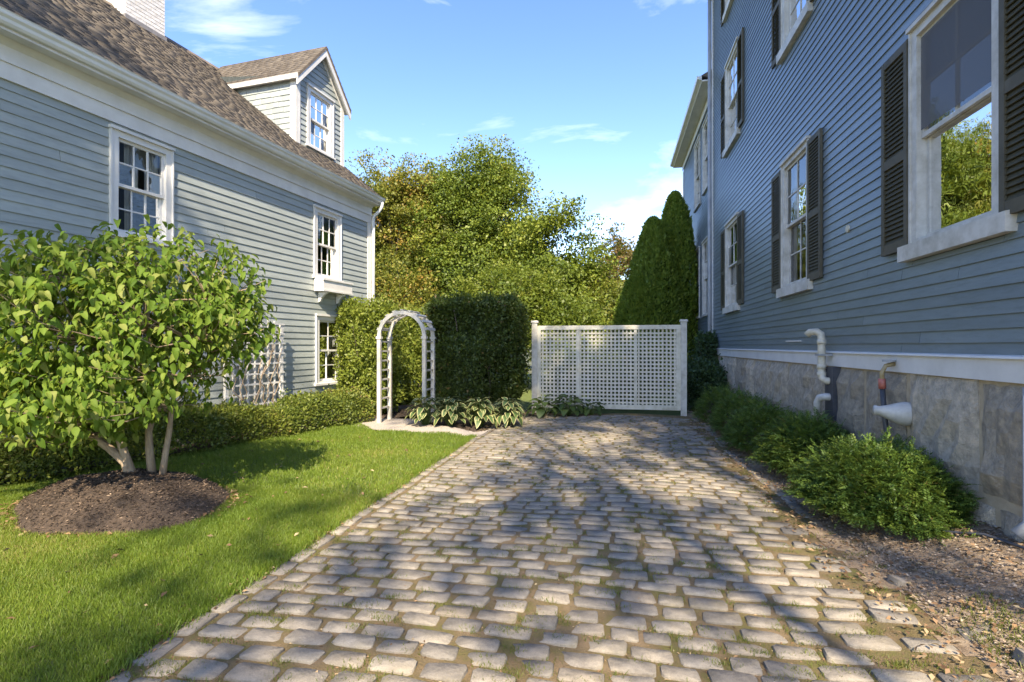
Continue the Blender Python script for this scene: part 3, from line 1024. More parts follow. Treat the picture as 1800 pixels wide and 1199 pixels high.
# ---- dormer
D0, D1, DY = -1.84, -0.08, 0.74            # along the wall, set-back
DE, DP = 7.66, 8.64                        # eave and peak of the dormer wall
du = (D0 + D1) / 2
WD = (-1.47, -0.52, 6.25, 7.62)
din = inner(WD)
yd = DY
roofz = lambda yy: 5.285 + 0.816 * (yy + 0.33)
dm = MB()
for (a, b, p, q) in cover([din], D0, D1, 5.9, 6.28) + cover([din], D0, D1, 6.28, 7.53) + cover([din], D0, D1, 7.53, DE):
    dm.wbox(a, b, p, q, -yd - .08, -yd)
dm.prism([(D0, DE), (D1, DE), (du, DP)], yd, yd + .08, 1)
for uu in (D0, D1 - .08):
    dm.prism([(yd + .081, 6.0), (3.3, roofz(3.3) - .25), (3.3, DE), (yd + .081, DE)], uu, uu + .08, 0)
dor = dm.build('dormer', M['sheathing'], LH)
dm = MB(); dm.box(D0 + .1, D1 - .1, 2.2, 2.25, 6.2, 7.62); dm.build('dormer_inner_wall', M['interior'], LH)


def gable_clip(v, top):
    if top <= DE: return (D0 + .11, D1 - .11)
    h = (DP - (v + top) / 2) / (DP - DE)
    return (du - (du - D0) * h + 0.02, du + (D1 - du) * h - 0.02) if h > 0 else (0, 0)


clap_wall(dor, D0 + .11, D1 - .11, 6.02, DP - .1, 0.125, [(WD[0] - .016, WD[1] + .016, WD[2] - .05, WD[3] + .028)], M['siding_pale'], thick=.024, seed=8, w0=-yd, clip=gable_clip)
window(LH, *WD, wb=-yd, cols=3, rows=2, curtain=[(0.0, 0.35, 0.0), (0.62, 1.0, 0.0)], seed=6)
m = MB(); m.wbox(D0 - .02, D0 + .11, 5.98, DE, -yd, -yd + .035); m.box(D0 - .03, D0 - .001, yd - .035, yd + .13, 6.1, DE); m.build('corner_board', M['trim'], LH)
m = MB(); m.wbox(D1 - .11, D1 + .02, 5.98, DE, -yd, -yd + .035); m.build('corner_board', M['trim'], LH)
# cheek shingles (the side towards the viewer)
r = random.Random(9)
z = 6.1
while z < DE - .10:
    t = yd + .13
    yend = (z - 5.285) / 0.816 - 0.33 + .15
    while t < yend - .02:
        wd = r.uniform(.13, .34)
        e = min(t + wd, yend)
        th = .022 + r.uniform(-.003, .003)
        j = r.uniform(-.006, .006)
        MB().hexa([(D0 - th, t + .002, z + j), (D0, t + .002, z + j), (D0, e - .002, z + j), (D0 - th, e - .002, z + j),
                   (D0 - .007, t + .002, z + .14), (D0, t + .002, z + .14), (D0, e - .002, z + .14), (D0 - .007, e - .002, z + .14)]).build('shingle', M['siding_pale'], dor)
        t = e
    z += 0.128
MB().box(D0 - .032, D0 - .001, yd + .131, 3.2, DE - .10, DE + .03).build('cheek_trim', M['trim'], LH)
# dormer roof: two slabs and rakes
ds = (DP - DE) / (du - D0)
for sgn in (-1, 1):
    e = du + sgn * (du - D0 + 0.13)
    ze = DE - 0.13 * ds
    m = MB()
    m.prism([(du, DP + .10), (e, ze + .10), (e, ze + .03), (du, DP + .03)], yd - .17, 3.75, 1)
    rs_ = m.build('dormer_roof', M['shingle'], LH)
    V, F, R = [], [], []
    ln = math.hypot(e - du, DP - ze); n = int(ln / .13)
    cx, cz = (du - e) / ln, (DP - ze) / ln
    nx, nz = (-cz, cx) if sgn < 0 else (cz, -cx)
    if nz < 0: nx, nz = -nx, -nz
    rr = random.Random(20 + sgn)
    for k in range(n + 1):
        yy = yd - .17
        while yy < 3.7:
            wd = rr.uniform(.14, .3)
            a, b = yy, min(yy + wd - .006, 3.7)
            yy += wd
            t0, t1 = k * .13, min(k * .13 + .145, ln)
            base = len(V)
            for tt, hh in ((t0, 0), (t0, .018), (t1, .004), (t1, 0)):
                X = e + cx * tt + nx * (hh + .002); Z = ze + .10 + cz * tt + nz * (hh + .002)
                V.append((X, a, Z)); V.append((X, b, Z))
            F += [(base, base + 1, base + 3, base + 2), (base + 2, base + 3, base + 5, base + 4), (base, base + 2, base + 4, base + 6), (base + 1, base + 7, base + 5, base + 3)]
            R += [rr.random()] * 4
    o = link('shingles', np_mesh('shingles', V, F, M['roof'], rnd=R), rs_); o['kind'] = 'stuff'
    m = MB()
    m.prism([(du, DP + .028), (e, ze + .028), (e, ze - .13), (du - sgn * -.0, DP - .13)], yd - .16, yd - .125, 1)
    m.build('dormer_rake', M['trim'], LH)
    m = MB()
    m.prism([(du, DP + .027), (e - sgn * .02, ze + .027 + .0), (e - sgn * .02, ze + .0), (du, DP)], yd - .124, yd - .001, 1)
    m.build('dormer_soffit', M['trim'], LH)
    m = MB()
    m.prism([(du, DP - .02), (e - sgn * .13, ze + .115 - .02), (e - sgn * .13, ze - .03), (du, DP - .16)], yd - .034, yd - .003, 1)
    m.build('dormer_frieze', M['trim'], LH)
MB().box(D0 - .14, D0 - .10, yd - .165, 3.3, DE - .13, DE - .02).build('dormer_fascia', M['trim'], LH)
# ---- chimney with painted bricks
C0, C1, CY = -3.71, -2.83, 3.40
m = MB(); m.box(C0 + .012, C1 - .012, CY + .012, CY + .86, 7.9, 9.95)
ch = m.build('chimney', M['white_brick'], LH)
bl, bh, gp_ = 0.215, 0.068, 0.011
mesh_cache = {}


def brick(name, sx, sy, sz):
    k = (round(sx, 3), round(sy, 3), round(sz, 3))
    if k not in mesh_cache:
        mesh_cache[k] = MB().box(-sx / 2, sx / 2, -sy / 2, sy / 2, -sz / 2, sz / 2).mesh('brick', M['white_brick'])
    return mesh_cache[k]


r = random.Random(1)
z = 8.27
k = 0
while z < 9.5:
    t = C0 - (0.11 if k % 2 else 0)
    while t < C1 - .02:
        a, b = max(t, C0), min(t + bl, C1)
        if b - a > .03:
            o = link('brick', brick('brick', round(b - a, 3), .03, bh), ch); o.location = ((a + b) / 2, CY + .012 - r.uniform(0, .004), z + bh / 2)
        t += bl + gp_
    t = CY + .03
    while t < CY + .82:
        b = min(t + bl - (.1 if (k % 2 and t < CY + .05) else 0), CY + .84)
        if b - t > .03:
            o = link('brick', brick('brick', .03, round(b - t, 3), bh), ch); o.location = (C0 + .012 - r.uniform(0, .004), (t + b) / 2, z + bh / 2)
        t = b + gp_
    z += bh + gp_; k += 1
MB().box(C0 - .03, C1 + .03, CY - .03, CY + .5, 8.0, 8.42).build('flashing', M['lead'], ch)

# ================================================================== right house
RX = 2.8
RY = 16.45                        # far corner
RH = thing('slate_house', 'tall slate-blue clapboard house with dark shutters on a granite foundation', 'house', (RX, RY, 0), rad(-90))
UE = RY - 3.95                    # near end of the wall
TOPV = 11.9
U = lambda yy: RY - yy
rw = {}


def rwin(yc, half, v0, v1):
    return (U(yc) - half, U(yc) + half, v0, v1)


WN1 = rwin(5.14, 0.60, 2.56, 4.58)
WN2 = rwin(9.14, 0.62, 2.56, 4.62)
WN3 = rwin(13.75, 0.68, 2.56, 4.62)
WU2 = rwin(9.14, 0.62, 6.54, 8.62)
WU3 = rwin(13.75, 0.68, 6.54, 8.62)
WT3 = rwin(13.75, 0.68, 10.0, 11.6)
rwins = [WN1, WN2, WN3, WU2, WU3, WT3]
WTAB0, WTAB1 = 1.34, 1.52
wall = back_wall(RH, 'wall', 0.0, UE, WTAB0, TOPV, [inner(w, .09) for w in rwins], M['sheathing'])
clap_wall(wall, 0.13, UE, WTAB1 + .0, TOPV - .3, 0.105, [(w[0] - .016, w[1] + .016, w[2] - .16, w[3] + .028) for w in rwins], M['siding_slate'], thick=.02, seed=12, splits=7.0)
m = MB()
m.wbox(0, UE, .1, TOPV, -9.0, -8.86); m.wbox(0, .14, .1, TOPV, -8.859, -.142); m.wbox(UE - .14, UE, .1, TOPV, -8.859, -.142)
for zz in (1.5, 5.5, 9.4, TOPV - .1):
    m.wbox(.15, UE - .15, zz, zz + .09, -8.85, -.15)
for uu in (4.9, 9.3):
    for (z0, z1) in ((1.6, 5.49), (5.6, 9.39), (9.5, TOPV - .11)):
        m.wbox(uu, uu + .1, z0, z1, -8.8, -.16)
for (z0, z1) in ((1.6, 5.49), (5.6, 9.39), (9.5, TOPV - .11)):
    m.wbox(.2, UE - .2, z0, z1, -4.1, -4.0)
m.build('inner_walls', M['interior'], RH)
MB().wbox(-0.02, 0.13, WTAB1, TOPV - .3, 0.0, 0.035).build('corner_board', M['trim'], RH)
MB().wbox(-.02, UE, WTAB0, WTAB1 - .012, 0.0, 0.05).build('water_table', M['trim'], RH)
MB().hexa([(-.02, -.075, WTAB1 - .012), (UE, -.075, WTAB1 - .012), (UE, 0, WTAB1 - .012), (-.02, 0, WTAB1 - .012), (-.02, -.07, WTAB1 + .004), (UE, -.07, WTAB1 + .004), (UE, 0, WTAB1 + .016), (-.02, 0, WTAB1 + .016)]).build('drip_cap', M['trim'], RH)
MB().wbox(-.02, UE, TOPV - .3, TOPV, 0, .05).build('frieze_board', M['trim'], RH)
MB().wbox(-.2, UE + .2, TOPV + .001, TOPV + .14, -.4, .32).build('cornice', M['trim'], RH)
m = MB()
m.hexa([(-.25, -.36, TOPV + .141), (UE + .25, -.36, TOPV + .141), (UE + .25, 9.2, TOPV + .141), (-.25, 9.2, TOPV + .141), (3.2, 3.2, TOPV + 1.6), (UE - 3.2, 3.2, TOPV + 1.6), (UE - 3.2, 5.6, TOPV + 1.6), (3.2, 5.6, TOPV + 1.6)])
m.build('roof', M['shingle'], RH)
for i, (w, sing) in enumerate(((WN1, True), (WN2, True), (WN3, False), (WU2, False), (WU3, False), (WT3, False))):
    window(RH, *w, cas=.09, cols=2, rows=2, sill_h=.15, sill_ext=.14, sill_w=.09, seed=30 + i, trim='trim_old', blind=(0.52 if i == 0 else None), low_rows=(0 if i == 0 else 2), curtain=([(0.0, 1.0, 0.0)] if i in (3, 4, 5) else ([(.0, .15, 0), (.85, 1., 0)] if i else None)))
    for (a, b) in ((w[0] - .53, w[0] - .03), (w[1] + .03, w[1] + .53)):
        shutter(RH, a, b, w[2] - .03, w[3] - .06, 0.022, sing)
scr = MB(); scr.v = [(WN1[0] + .10, -.002, 3.60), (WN1[1] - .10, -.002, 3.60), (WN1[1] - .10, -.002, 4.46), (WN1[0] + .10, -.002, 4.46)]; scr.f = [(0, 1, 2, 3)]
scr.build('insect_screen', M['screen'], RH)
# downspouts
m = MB(); m.tube([(-.02, -.09, TOPV + .02), (-.02, -.09, 3.0), (-.02, -.09, .3)], .05, 8); m.build('downspout', M['grey_metal'], RH, smooth=True)
ud = U(4.18)
m = MB(); m.tube([(ud, -.07, 1.32), (ud, -.07, .42), (ud - .02, -.14, .33)], .045, 10); m.build('drain_pipe', M['grey_metal'], RH, smooth=True)
# granite foundation
MB().wbox(0.0, UE, -.3, WTAB0 - .001, -.30, .018).build('foundation', M['mortar'], RH)
fnd = [c for c in RH.children if c.name.startswith('foundation')][0]


def rock(sx, sz, depth, seed):
    r = random.Random(seed)
    nx, nz = 7, 5
    V, F = [], []
    for j in range(nz + 1):
        for i in range(nx + 1):
            x, z_ = i / nx - .5, j / nz - .5
            edge = (i in (0, nx)) or (j in (0, nz))
            V.append((x * sx + r.uniform(-.012, .012), (-.016 - r.uniform(0, .012) if edge else -.072 - r.uniform(-.028, .028)), z_ * sz + r.uniform(-.012, .012)))
    n = len(V)
    for j in range(nz + 1):
        for i in range(nx + 1):
            if i in (0, nx) or j in (0, nz):
                pass
    for j in range(nz):
        for i in range(nx):
            a = j * (nx + 1) + i
            F.append((a, a + 1, a + nx + 2, a + nx + 1))
    ring = [j for j in range(nx + 1)] + [(j + 1) * (nx + 1) - 1 for j in range(1, nz + 1)] + [nz * (nx + 1) + i for i in range(nx - 1, -1, -1)] + [j * (nx + 1) for j in range(nz - 1, 0, -1)]
    for a in ring:
        V.append((V[a][0], .05, V[a][2]))
    for k in range(len(ring)):
        k2 = (k + 1) % len(ring)
        F.append((ring[k], n + k, n + k2, ring[k2]))
    mb = MB(); mb.v = V; mb.f = F
    return mb


r = random.Random(7)
for (z0, z1, wlo, whi) in ((-.22, .40, .9, 1.3), (.46, 1.325, .60, 1.1)):
    t = 0.02 + r.uniform(0, .2)
    while t < UE - .05:
        e = min(t + r.uniform(wlo, whi), UE - .01)
        if e - t > .12:
            dz = r.uniform(-.02, .02)
            h = z1 - z0 + (r.uniform(-.04, .0))
            o = rock(e - t, h, .1, r.random()).build('foundation_stone', M['granite_block'], fnd)
            o.location = ((t + e) / 2, 0, (z0 + z1) / 2 + dz * .5)
        t = e + r.uniform(.04, .07)
# pipes and vents on the wall
up = U(8.13 * .933 + .05)
MB().wbox(up - .02, up + .24, .66, 1.33, .0, .112).build('vent_plate', M['dark_metal'], RH)
m = MB(); m.tube([(up + .12, -.05, 1.16), (up + .10, -.13, 1.15), (up + .03, -.155, 1.17), (up + .0, -.16, 1.25), (up, -.16, 1.68), (up - .01, -.165, 1.75), (up - .05, -.20, 1.785), (up - .11, -.26, 1.78), (up - .13, -.29, 1.74)], .047, 12)
m.build('vent_pipe', M['pvc'], RH, smooth=True)
vp = [c for c in RH.children if c.name.startswith('vent_pipe')][0]
MB().box(up - .075, up + .075, -.215, -.055, 1.47, 1.495).build('clamp', M['grey_metal'], vp)
for zz in (1.20, 1.30, 1.62):
    MB().tube([(up, -.16, zz), (up, -.16, zz + .06)], .055, 12).build('coupling', M['pvc'], vp, smooth=True)
m = MB(); m.tube([(up + .14, -.05, .95), (up + .12, -.16, .95), (up + .05, -.20, .93), (up + .0, -.21, .86), (up - .01, -.21, .74)], .047, 12); m.build('vent_elbow', M['pvc_white'], RH, smooth=True)
ub = U(6.19 * .933)
m = MB(); m.tube([(ub, -.03, .95), (ub, -.07, .95), (ub, -.14, .955), (ub - .01, -.22, .965), (ub - .02, -.29, .975), (ub - .025, -.33, .98)], [.115, .115, .10, .068, .042, .046], 18); m.build('bell_vent', M['pvc_white'], RH, smooth=True)
uh = U(6.45 * .933)
m = MB(); m.tube([(uh, -.05, 1.42), (uh, -.13, 1.40), (uh - .01, -.16, 1.33), (uh, -.16, 1.24)], .022, 8); m.build('hose_tap', M['brass'], RH, smooth=True)
MB().tube([(uh, -.10, 1.44), (uh, -.10, 1.46)], [.06, .06], 10).build('tap_wheel', M['grey_metal'], RH)
m = MB(); m.tube([(uh - .01, -.16, 1.27), (uh - .01, -.155, 1.17)], .034, 10); m.build('hose_coupling', M['red_paint'], RH, smooth=True)
m = MB(); m.tube([(uh - .01, -.155, 1.18), (uh, -.14, .9), (uh + .03, -.12, .6), (uh + .06, -.11, .3)], .026, 8); m.build('standpipe', M['dark_metal'], RH, smooth=True)
MB().wbox(U(9.15) - .42, U(9.15) + .28, 1.665, 1.685, .0, .035).build('white_strip', M['trim'], RH)
m = MB(); m.tube([(U(7.2), -.0, 3.02), (U(7.2), -.03, 3.02)], [.05, .045], 9); m.build('wood_plug', M['pvc'], RH)

# ---- rear wing of the slate house
EY = 7.5
ELL = thing('rear_wing', 'lower slate-blue rear wing with white eaves behind the tall house', 'house', (RX + .10, RY + EY + .01, 0), rad(-90))
ew = [(3.4, 4.6, 6.5, 8.8), (5.3, 6.4, 6.6, 8.8), (3.3, 4.5, 2.6, 5.0), (5.2, 6.3, 2.6, 5.0)]
wl2 = back_wall(ELL, 'wall', 0, EY - .02, .1, 9.3, [inner(w, .09) for w in ew], M['sheathing'])
clap_wall(wl2, .1, EY - .02, .3, 9.1, .105, [(w[0] - .016, w[1] + .016, w[2] - .06, w[3] + .028) for w in ew], M['siding_slate'], thick=.02, seed=14)
m = MB(); m.wbox(0, EY - .02, .1, 9.3, -6, -5.9); m.wbox(0, .12, .1, 9.3, -5.899, -.142); m.wbox(.13, EY - .1, 5.4, 5.5, -5.89, -.16); m.wbox(.13, EY - .1, 9.2, 9.29, -5.89, -.16); m.wbox(.13, EY - .1, .6, 9.1, -3, -2.9)
m.build('inner_walls', M['interior'], ELL)
for i, w in enumerate(ew):
    window(ELL, *w, cas=.09, cols=2, rows=2, seed=50 + i, trim='trim_old', curtain=[(0, .2, 0), (.8, 1, 0)])
MB().wbox(-.02, .11, .3, 9.0, 0, .035).build('corner_board', M['trim'], ELL)
MB().wbox(-.02, EY - .03, 9.05, 9.3, 0.03, .06).build('frieze_board', M['trim'], ELL)
MB().wbox(-.35, EY - .03, 9.301, 9.34, -.2, .40).build('soffit', M['trim'], ELL)
m = MB(); m.prism([(-.40, 9.34), (-.52, 9.38), (-.54, 9.46), (-.40, 9.46)], -.36, EY - .03, 0); m.build('gutter', M['gutter'], ELL)
m = MB(); m.prism([(-.42, 9.47), (3.0, 11.4), (6.3, 9.47), (6.0, 9.342), (0, 9.342)], -.3, EY - .03, 0); m.build('roof', M['shingle'], ELL)
for (a, b, z0) in ((3.0, 3.5, 9.6), (5.2, 5.7, 10.0)):
    m = MB(); m.wbox(a, b, z0 - .3, z0 + 1.1, -.9, -.25); st = m.build('roof_vent_stack', M['trim'], ELL)
    MB().wbox(a - .06, b + .06, z0 + 1.101, z0 + 1.2, -.96, -.19).build('cap', M['trim'], st)

# ================================================================== lattice fence
FY = 13.0
FX0, FX1 = -1.90, 1.57
FN = thing('lattice_fence', 'off-white square lattice fence panel between two capped posts at the end of the cobbles', 'fence', (0, FY, 0))
P = M['fence_paint']
for x in (FX0, FX1):
    po = MB().box(x - .065, x + .065, -.065, .065, -.1, 2.16).build('post', M['trim_old'], FN)
    MB().hexa([(x - .09, -.09, 2.161), (x + .09, -.09, 2.161), (x + .09, .09, 2.161), (x - .09, .09, 2.161), (x - .075, -.075, 2.21), (x + .075, -.075, 2.21), (x + .075, .075, 2.21), (x - .075, .075, 2.21)]).build('post_cap', M['trim_old'], po)
a, b = FX0 + .067, FX1 - .067
MB().box(a, b, -.045, .045, 1.985, 2.085).build('top_rail', P, FN)
MB().box(a, b, -.045, .045, .11, .215).build('bottom_rail', P, FN)
for x0, x1 in ((a, a + .085), (b - .10, b)):
    MB().box(x0, x1, -.04, .04, .216, 1.984).build('side_rail', P, FN)
st1, st2 = a + (b - a) * .295, a + (b - a) * .695
for x in (st1, st2):
    MB().box(x - .032, x + .032, -.03, .03, .216, 1.984).build('stile', P, FN)
x = a + .085 + .045
sl = MB().box(-.0205, .0205, .001, .009, .2, 2.0).mesh('slat', P)
while x < b - .11:
    o = link('slat', sl, FN); o.location = (x, 0, 0); x += .0905
z = .215 + .05
sl = MB().box(a + .05, b - .05, -.009, -.001, -.0205, .0205).mesh('slat', P)
while z < 1.97:
    o = link('slat', sl, FN); o.location = (0, 0, z); z += .0905

# ================================================================== arbor
AX, AY, AW, AD = -4.70, 10.30, 0.963, 0.52
AR = thing('garden_arbor', 'weathered white wooden arbor with round arch over the path to the hedge', 'arbor', (AX, AY, 0))
A = M['trim_old']
gzA = 0.02
spring = 1.76
for ix, x in enumerate((0, AW)):
    for iy, yy in enumerate((0, AD)):
        po = MB().box(x - .036, x + .036, yy - .036, yy + .036, gzA - .06, spring - .02).build('leg', A, AR)
        MB().box(x - .052, x + .052, yy - .052, yy + .052, spring - .019, spring + .03).build('capital', A, po)
    for k in range(8):
        z = .32 + k * .195
        MB().box(x - .016, x + .016, .046, AD - .046, z - .016, z + .016).build('rung', A, AR)
R0, R1 = AW / 2 - .036, AW / 2 + .036
for yy in (0, AD):
    m = MB(); n = 20
    for i in range(n + 1):
        t = math.pi * i / n
        for rr, dy in ((R0, -.028), (R1, -.028), (R1, .028), (R0, .028)):
            m.v.append((AW / 2 - rr * math.cos(t), yy + dy, spring + .031 + rr * math.sin(t)))
    for i in range(n):
        for k in range(4):
            k2 = (k + 1) % 4
            m.f.append((4 * i + k, 4 * i + k2, 4 * i + 4 + k2, 4 * i + 4 + k))
    m.f += [(0, 1, 2, 3), (4 * n, 4 * n + 3, 4 * n + 2, 4 * n + 1)]
    m.build('arch', A, AR)
for k in range(9):
    t = math.pi * (k + .9) / 9.8
    c, s = -math.cos(t), math.sin(t)
    rr = R1 + .008
    m = MB()
    tx, tz = s, -c
    p = []
    for dr in (0, .02):
        for yy, sg in ((-.02, -1), (-.02, 1), (AD + .03, 1), (AD + .03, -1)):
            p.append((AW / 2 + c * (rr + dr) + tx * .028 * sg, yy, spring + .03 + s * (rr + dr) + tz * .028 * sg))
    m.hexa(p).build('arch_slat', A, AR)
for yy in (AD * .3, AD * .7):
    m = MB(); m.tube([(AW / 2 - .3, yy, spring + .36), (AW / 2 + .02, yy, spring + .50)], .018, 6); m.build('brace', A, AR)

# ================================================================== trellis on the left house
rot = Matrix.Rotation(rad(83.5), 3, 'Z')
TRE = thing('garden_trellis', 'white wooden grid trellis with arched top against the pale clapboards', 'trellis', (-6.067, 12.733, 0), rad(83.5))
T = M['trim']
t0, t1, tw = -4.70, -3.38, .17
for u in (t0, t1):
    MB().wbox(u - .03, u + .03, .0, 2.02, tw - .02, tw + .03).build('post', T, TRE)
nv = 8
for i in range(1, nv):
    u = t0 + (t1 - t0) * i / nv
    h = 2.02 + .13 * math.sin(math.pi * i / nv)
    MB().wbox(u - .017, u + .017, .15, h, tw - .014, tw + .002).build('vertical_slat', T, TRE)
for k in range(11):
    z = .18 + k * .183
    MB().wbox(t0 - .05, t1 + .05, z - .015, z + .015, tw + .0315, tw + .045).build('cross_slat', T, TRE)
for k in range(0):
    z = 2.10 + k * .1
    MB().wbox(t0 + .28 + .2 * k, t1 - .28 - .2 * k, z - .013, z + .013, tw + .0025, tw + .016).build('cross_slat', T, TRE)
# bare climbing vine on the trellis
r = random.Random(17)
vine = thing('climbing_vine', 'thin bare brown climbing stems woven through the white trellis', 'vine', (-6.067, 12.733, 0), rad(83.5))
for i in range(9):
    u = r.uniform(t0 + .25, t1 - .1); pts = []
    z = .1
    while z < r.uniform(1.3, 2.1):
        pts.append((u, -tw - .05 - r.uniform(-.02, .03), z)); u += r.uniform(-.16, .16); u = min(max(u, t0), t1 + .1); z += r.uniform(.1, .2)
    MB().tube(pts, [.011 - .007 * j / len(pts) for j in range(len(pts))], 5).build('stem', M['bark_tan'], vine, smooth=True)

# ================================================================== foliage
def crown_mesh(name, lobes, nclus, per, size, mat, flat=.45, spread=.40, shell=.40, up=.7, seed=0, aspect=.7, droop=0.0, void=-.45, voidf=1.5):
    g_ = np.random.default_rng(seed)
    L = np.array(lobes, dtype=float)
    vol = L[:, 3] * L[:, 4] * L[:, 5]
    ph = g_.uniform(0, 6.28, 12)
    C, d = np.zeros((0, 3)), np.zeros((0, 3))
    while len(C) < nclus:
        k_ = nclus * 2
        pick = g_.choice(len(L), size=k_, p=vol ** .8 / np.sum(vol ** .8))
        dd_ = norm(g_.normal(size=(k_, 3)))
        rr = (shell + (1 - shell) * g_.random(k_) ** .6)
        az, el = np.arctan2(dd_[:, 1], dd_[:, 0]), dd_[:, 2]
        rr = rr * (1 + .13 * np.sin(3 * az + 4 * el + ph[0]) + .10 * np.sin(5 * az - 6 * el + ph[1]) + .07 * np.sin(9 * az + 8 * el + ph[2]) + .03 * g_.normal(size=k_))
        c_ = L[pick, :3] + dd_ * L[pick, 3:6] * rr[:, None]
        fz = voidf
        nz_ = (np.sin(fz * c_[:, 0] + ph[3]) * np.cos(fz * 1.1 * c_[:, 1] + ph[4]) + np.sin(fz * 1.3 * c_[:, 2] + ph[5] + .6 * c_[:, 0]) * np.cos(fz * .9 * c_[:, 0] + ph[6])
               + .6 * np.sin(2.3 * fz * c_[:, 2] + ph[7] + c_[:, 1]) * np.cos(2.1 * fz * c_[:, 0] + ph[8]))
        ok = nz_ > void
        C = np.concatenate([C, c_[ok]]); d = np.concatenate([d, dd_[ok]])
    C, d = C[:nclus], d[:nclus]
    n = nclus * per
    ci = np.repeat(np.arange(nclus), per)
    cs = np.repeat(g_.uniform(.4, 1.6, nclus), per)
    off = g_.normal(size=(n, 3)); off *= (np.minimum(np.linalg.norm(off, axis=1), 1.6) / np.linalg.norm(off, axis=1))[:, None]
    off = off * np.array([spread, spread, spread * flat]) * cs[:, None]
    off[:, 2] += .35 * off[:, 0] * np.repeat(g_.normal(0, 1, nclus), per) * .6
    off[:, 2] -= droop * (off[:, 0] ** 2 + off[:, 1] ** 2)
    P = C[ci] + off
    N = norm(g_.normal(size=(n, 3)) * .5 + np.array([0, 0, up]) + d[ci] * .45 + np.repeat(g_.normal(0, .25, (nclus, 3)), per, axis=0))
    A = norm(g_.normal(size=(n, 3)) + d[ci] * .5 - np.array([0, 0, .35]))
    s = size * g_.uniform(.6, 1.3, n)
    V, F = leaf_quads(P, A, N, s, s * aspect)
    rn = np.clip(g_.normal(.40, .08, n) + np.repeat(g_.normal(0, .15, nclus), per), 0, 1)
    return np_mesh(name, V, F, mat, rnd=rn), C


def tree(name, label, cat, base, lobes, nclus, per, size, mat, trunk_r=.2, bark='bark_grey', seed=0, limbs=14, group=None, **kw):
    t = thing(name, label, cat, base, 0, group)
    me, C = crown_mesh('crown', lobes, nclus, per, size, mat, seed=seed, **kw)
    link('crown', me, t)
    r = random.Random(seed)
    m = MB()
    Lm = np.array(lobes)
    top = float(Lm[:, 2].max())
    cx, cy = float(Lm[:, 0].mean()), float(Lm[:, 1].mean())
    pts, rad_ = [], []
    for i in range(8):
        f = i / 7
        pts.append((cx * f ** 1.4 + r.uniform(-.1, .1) * f, cy * f ** 1.4 + r.uniform(-.1, .1) * f, -.1 + (top + .1) * f))
        rad_.append(trunk_r * (1.25 if i == 0 else 1) * (1 - .85 * f))
    m.tube(pts, rad_, 9)
    order = list(range(len(C))); r.shuffle(order)
    for k in order[:limbs]:
        c = C[k]
        f = max(.12, min(.8, (c[2] / top) * r.uniform(.45, .7)))
        i = f * 7; i0 = int(i); q = i - i0
        s = Vector(pts[i0]).lerp(Vector(pts[min(i0 + 1, 7)]), q)
        e = Vector(c)
        md = s.lerp(e, .5) + Vector((r.uniform(-.3, .3), r.uniform(-.3, .3), r.uniform(-.1, .35)))
        r0 = trunk_r * (1 - .85 * f) * .55
        m.tube([s, s.lerp(md, .5) + Vector((0, 0, .08)), md, md.lerp(e, .6), e], [r0, r0 * .8, r0 * .6, r0 * .4, r0 * .15], 6)
        for _ in range(2):
            e2 = Vector(C[order[r.randrange(len(order))]])
            if (e2 - md).length < 2.2:
                m.tube([md, md.lerp(e2, .5) + Vector((0, 0, .1)), e2], [r0 * .4, r0 * .28, r0 * .1], 5)
    m.build('trunk', M[bark], t, smooth=True)
    return t


def lobes_for(r, rx, ry, zlo, zhi, n, rr=(.9, 1.7), cx=0, cy=0):
    out = []
    for i in range(n):
        f = (i + r.random()) / n
        z = zlo + (zhi - zlo) * f
        w = math.sqrt(max(.05, 1 - ((f - .42) / .62) ** 2))
        a = r.uniform(0, 2 * math.pi); q = r.random() ** .5
        s = r.uniform(*rr)
        out.append((cx + rx * w * q * math.cos(a), cy + ry * w * q * math.sin(a), z, s, s, s * .72))
    return out


r = random.Random(21)
BG = 'big deciduous trees beyond the garden hedge'
tree('maple_tree', 'large maple with brownish orange-tinged crown, left behind the dormer house', 'tree', (-11.0, 25.6, -.05), [(0, 0, 6.5, 3.9, 3.0, 4.3), (-2.2, 0, 5.0, 2.6, 2.2, 3.2), (2.2, -.4, 4.6, 2.2, 2.0, 2.6), (1.3, 0, 8.6, 2.2, 2.0, 2.1)], 1800, 80, .125, M['leaf_maple'], .3, seed=1, limbs=40, group=BG)
tree('maple_tree', 'tallest bright green maple in the middle of the background trees', 'tree', (-6.2, 24.6, -.05), [(0, 0, 6.6, 2.7, 2.4, 4.2), (1.3, 0, 5.0, 2.0, 1.8, 2.9), (-1.2, 0, 4.4, 2.2, 1.8, 2.4), (.2, .2, 9.0, 1.7, 1.6, 1.7)], 1600, 80, .125, M['leaf_green'], .28, seed=2, limbs=40, group=BG)
tree('maple_tree', 'shorter green tree on the right shoulder of the background trees', 'tree', (-2.4, 22.6, -.05), [(0, 0, 4.8, 1.7, 1.5, 2.9), (.8, 0, 3.6, 1.6, 1.4, 2.2), (-.7, 0, 3.6, 1.6, 1.4, 1.8)], 950, 60, .125, M['leaf_green'], .2, seed=3, limbs=26, group=BG)
tree('garden_tree', 'small light green tree rising right above the dark clipped hedge', 'tree', (-3.7, 19.0, -.05), [(0, 0, 3.3, 1.9, 1.3, 1.5), (.9, 0, 2.7, 1.3, 1.1, 1.2), (-1.1, 0, 2.8, 1.2, 1.1, 1.2)], 560, 56, .105, M['leaf_lime'], .12, seed=4, limbs=22, flat=.3, voidf=2.4)
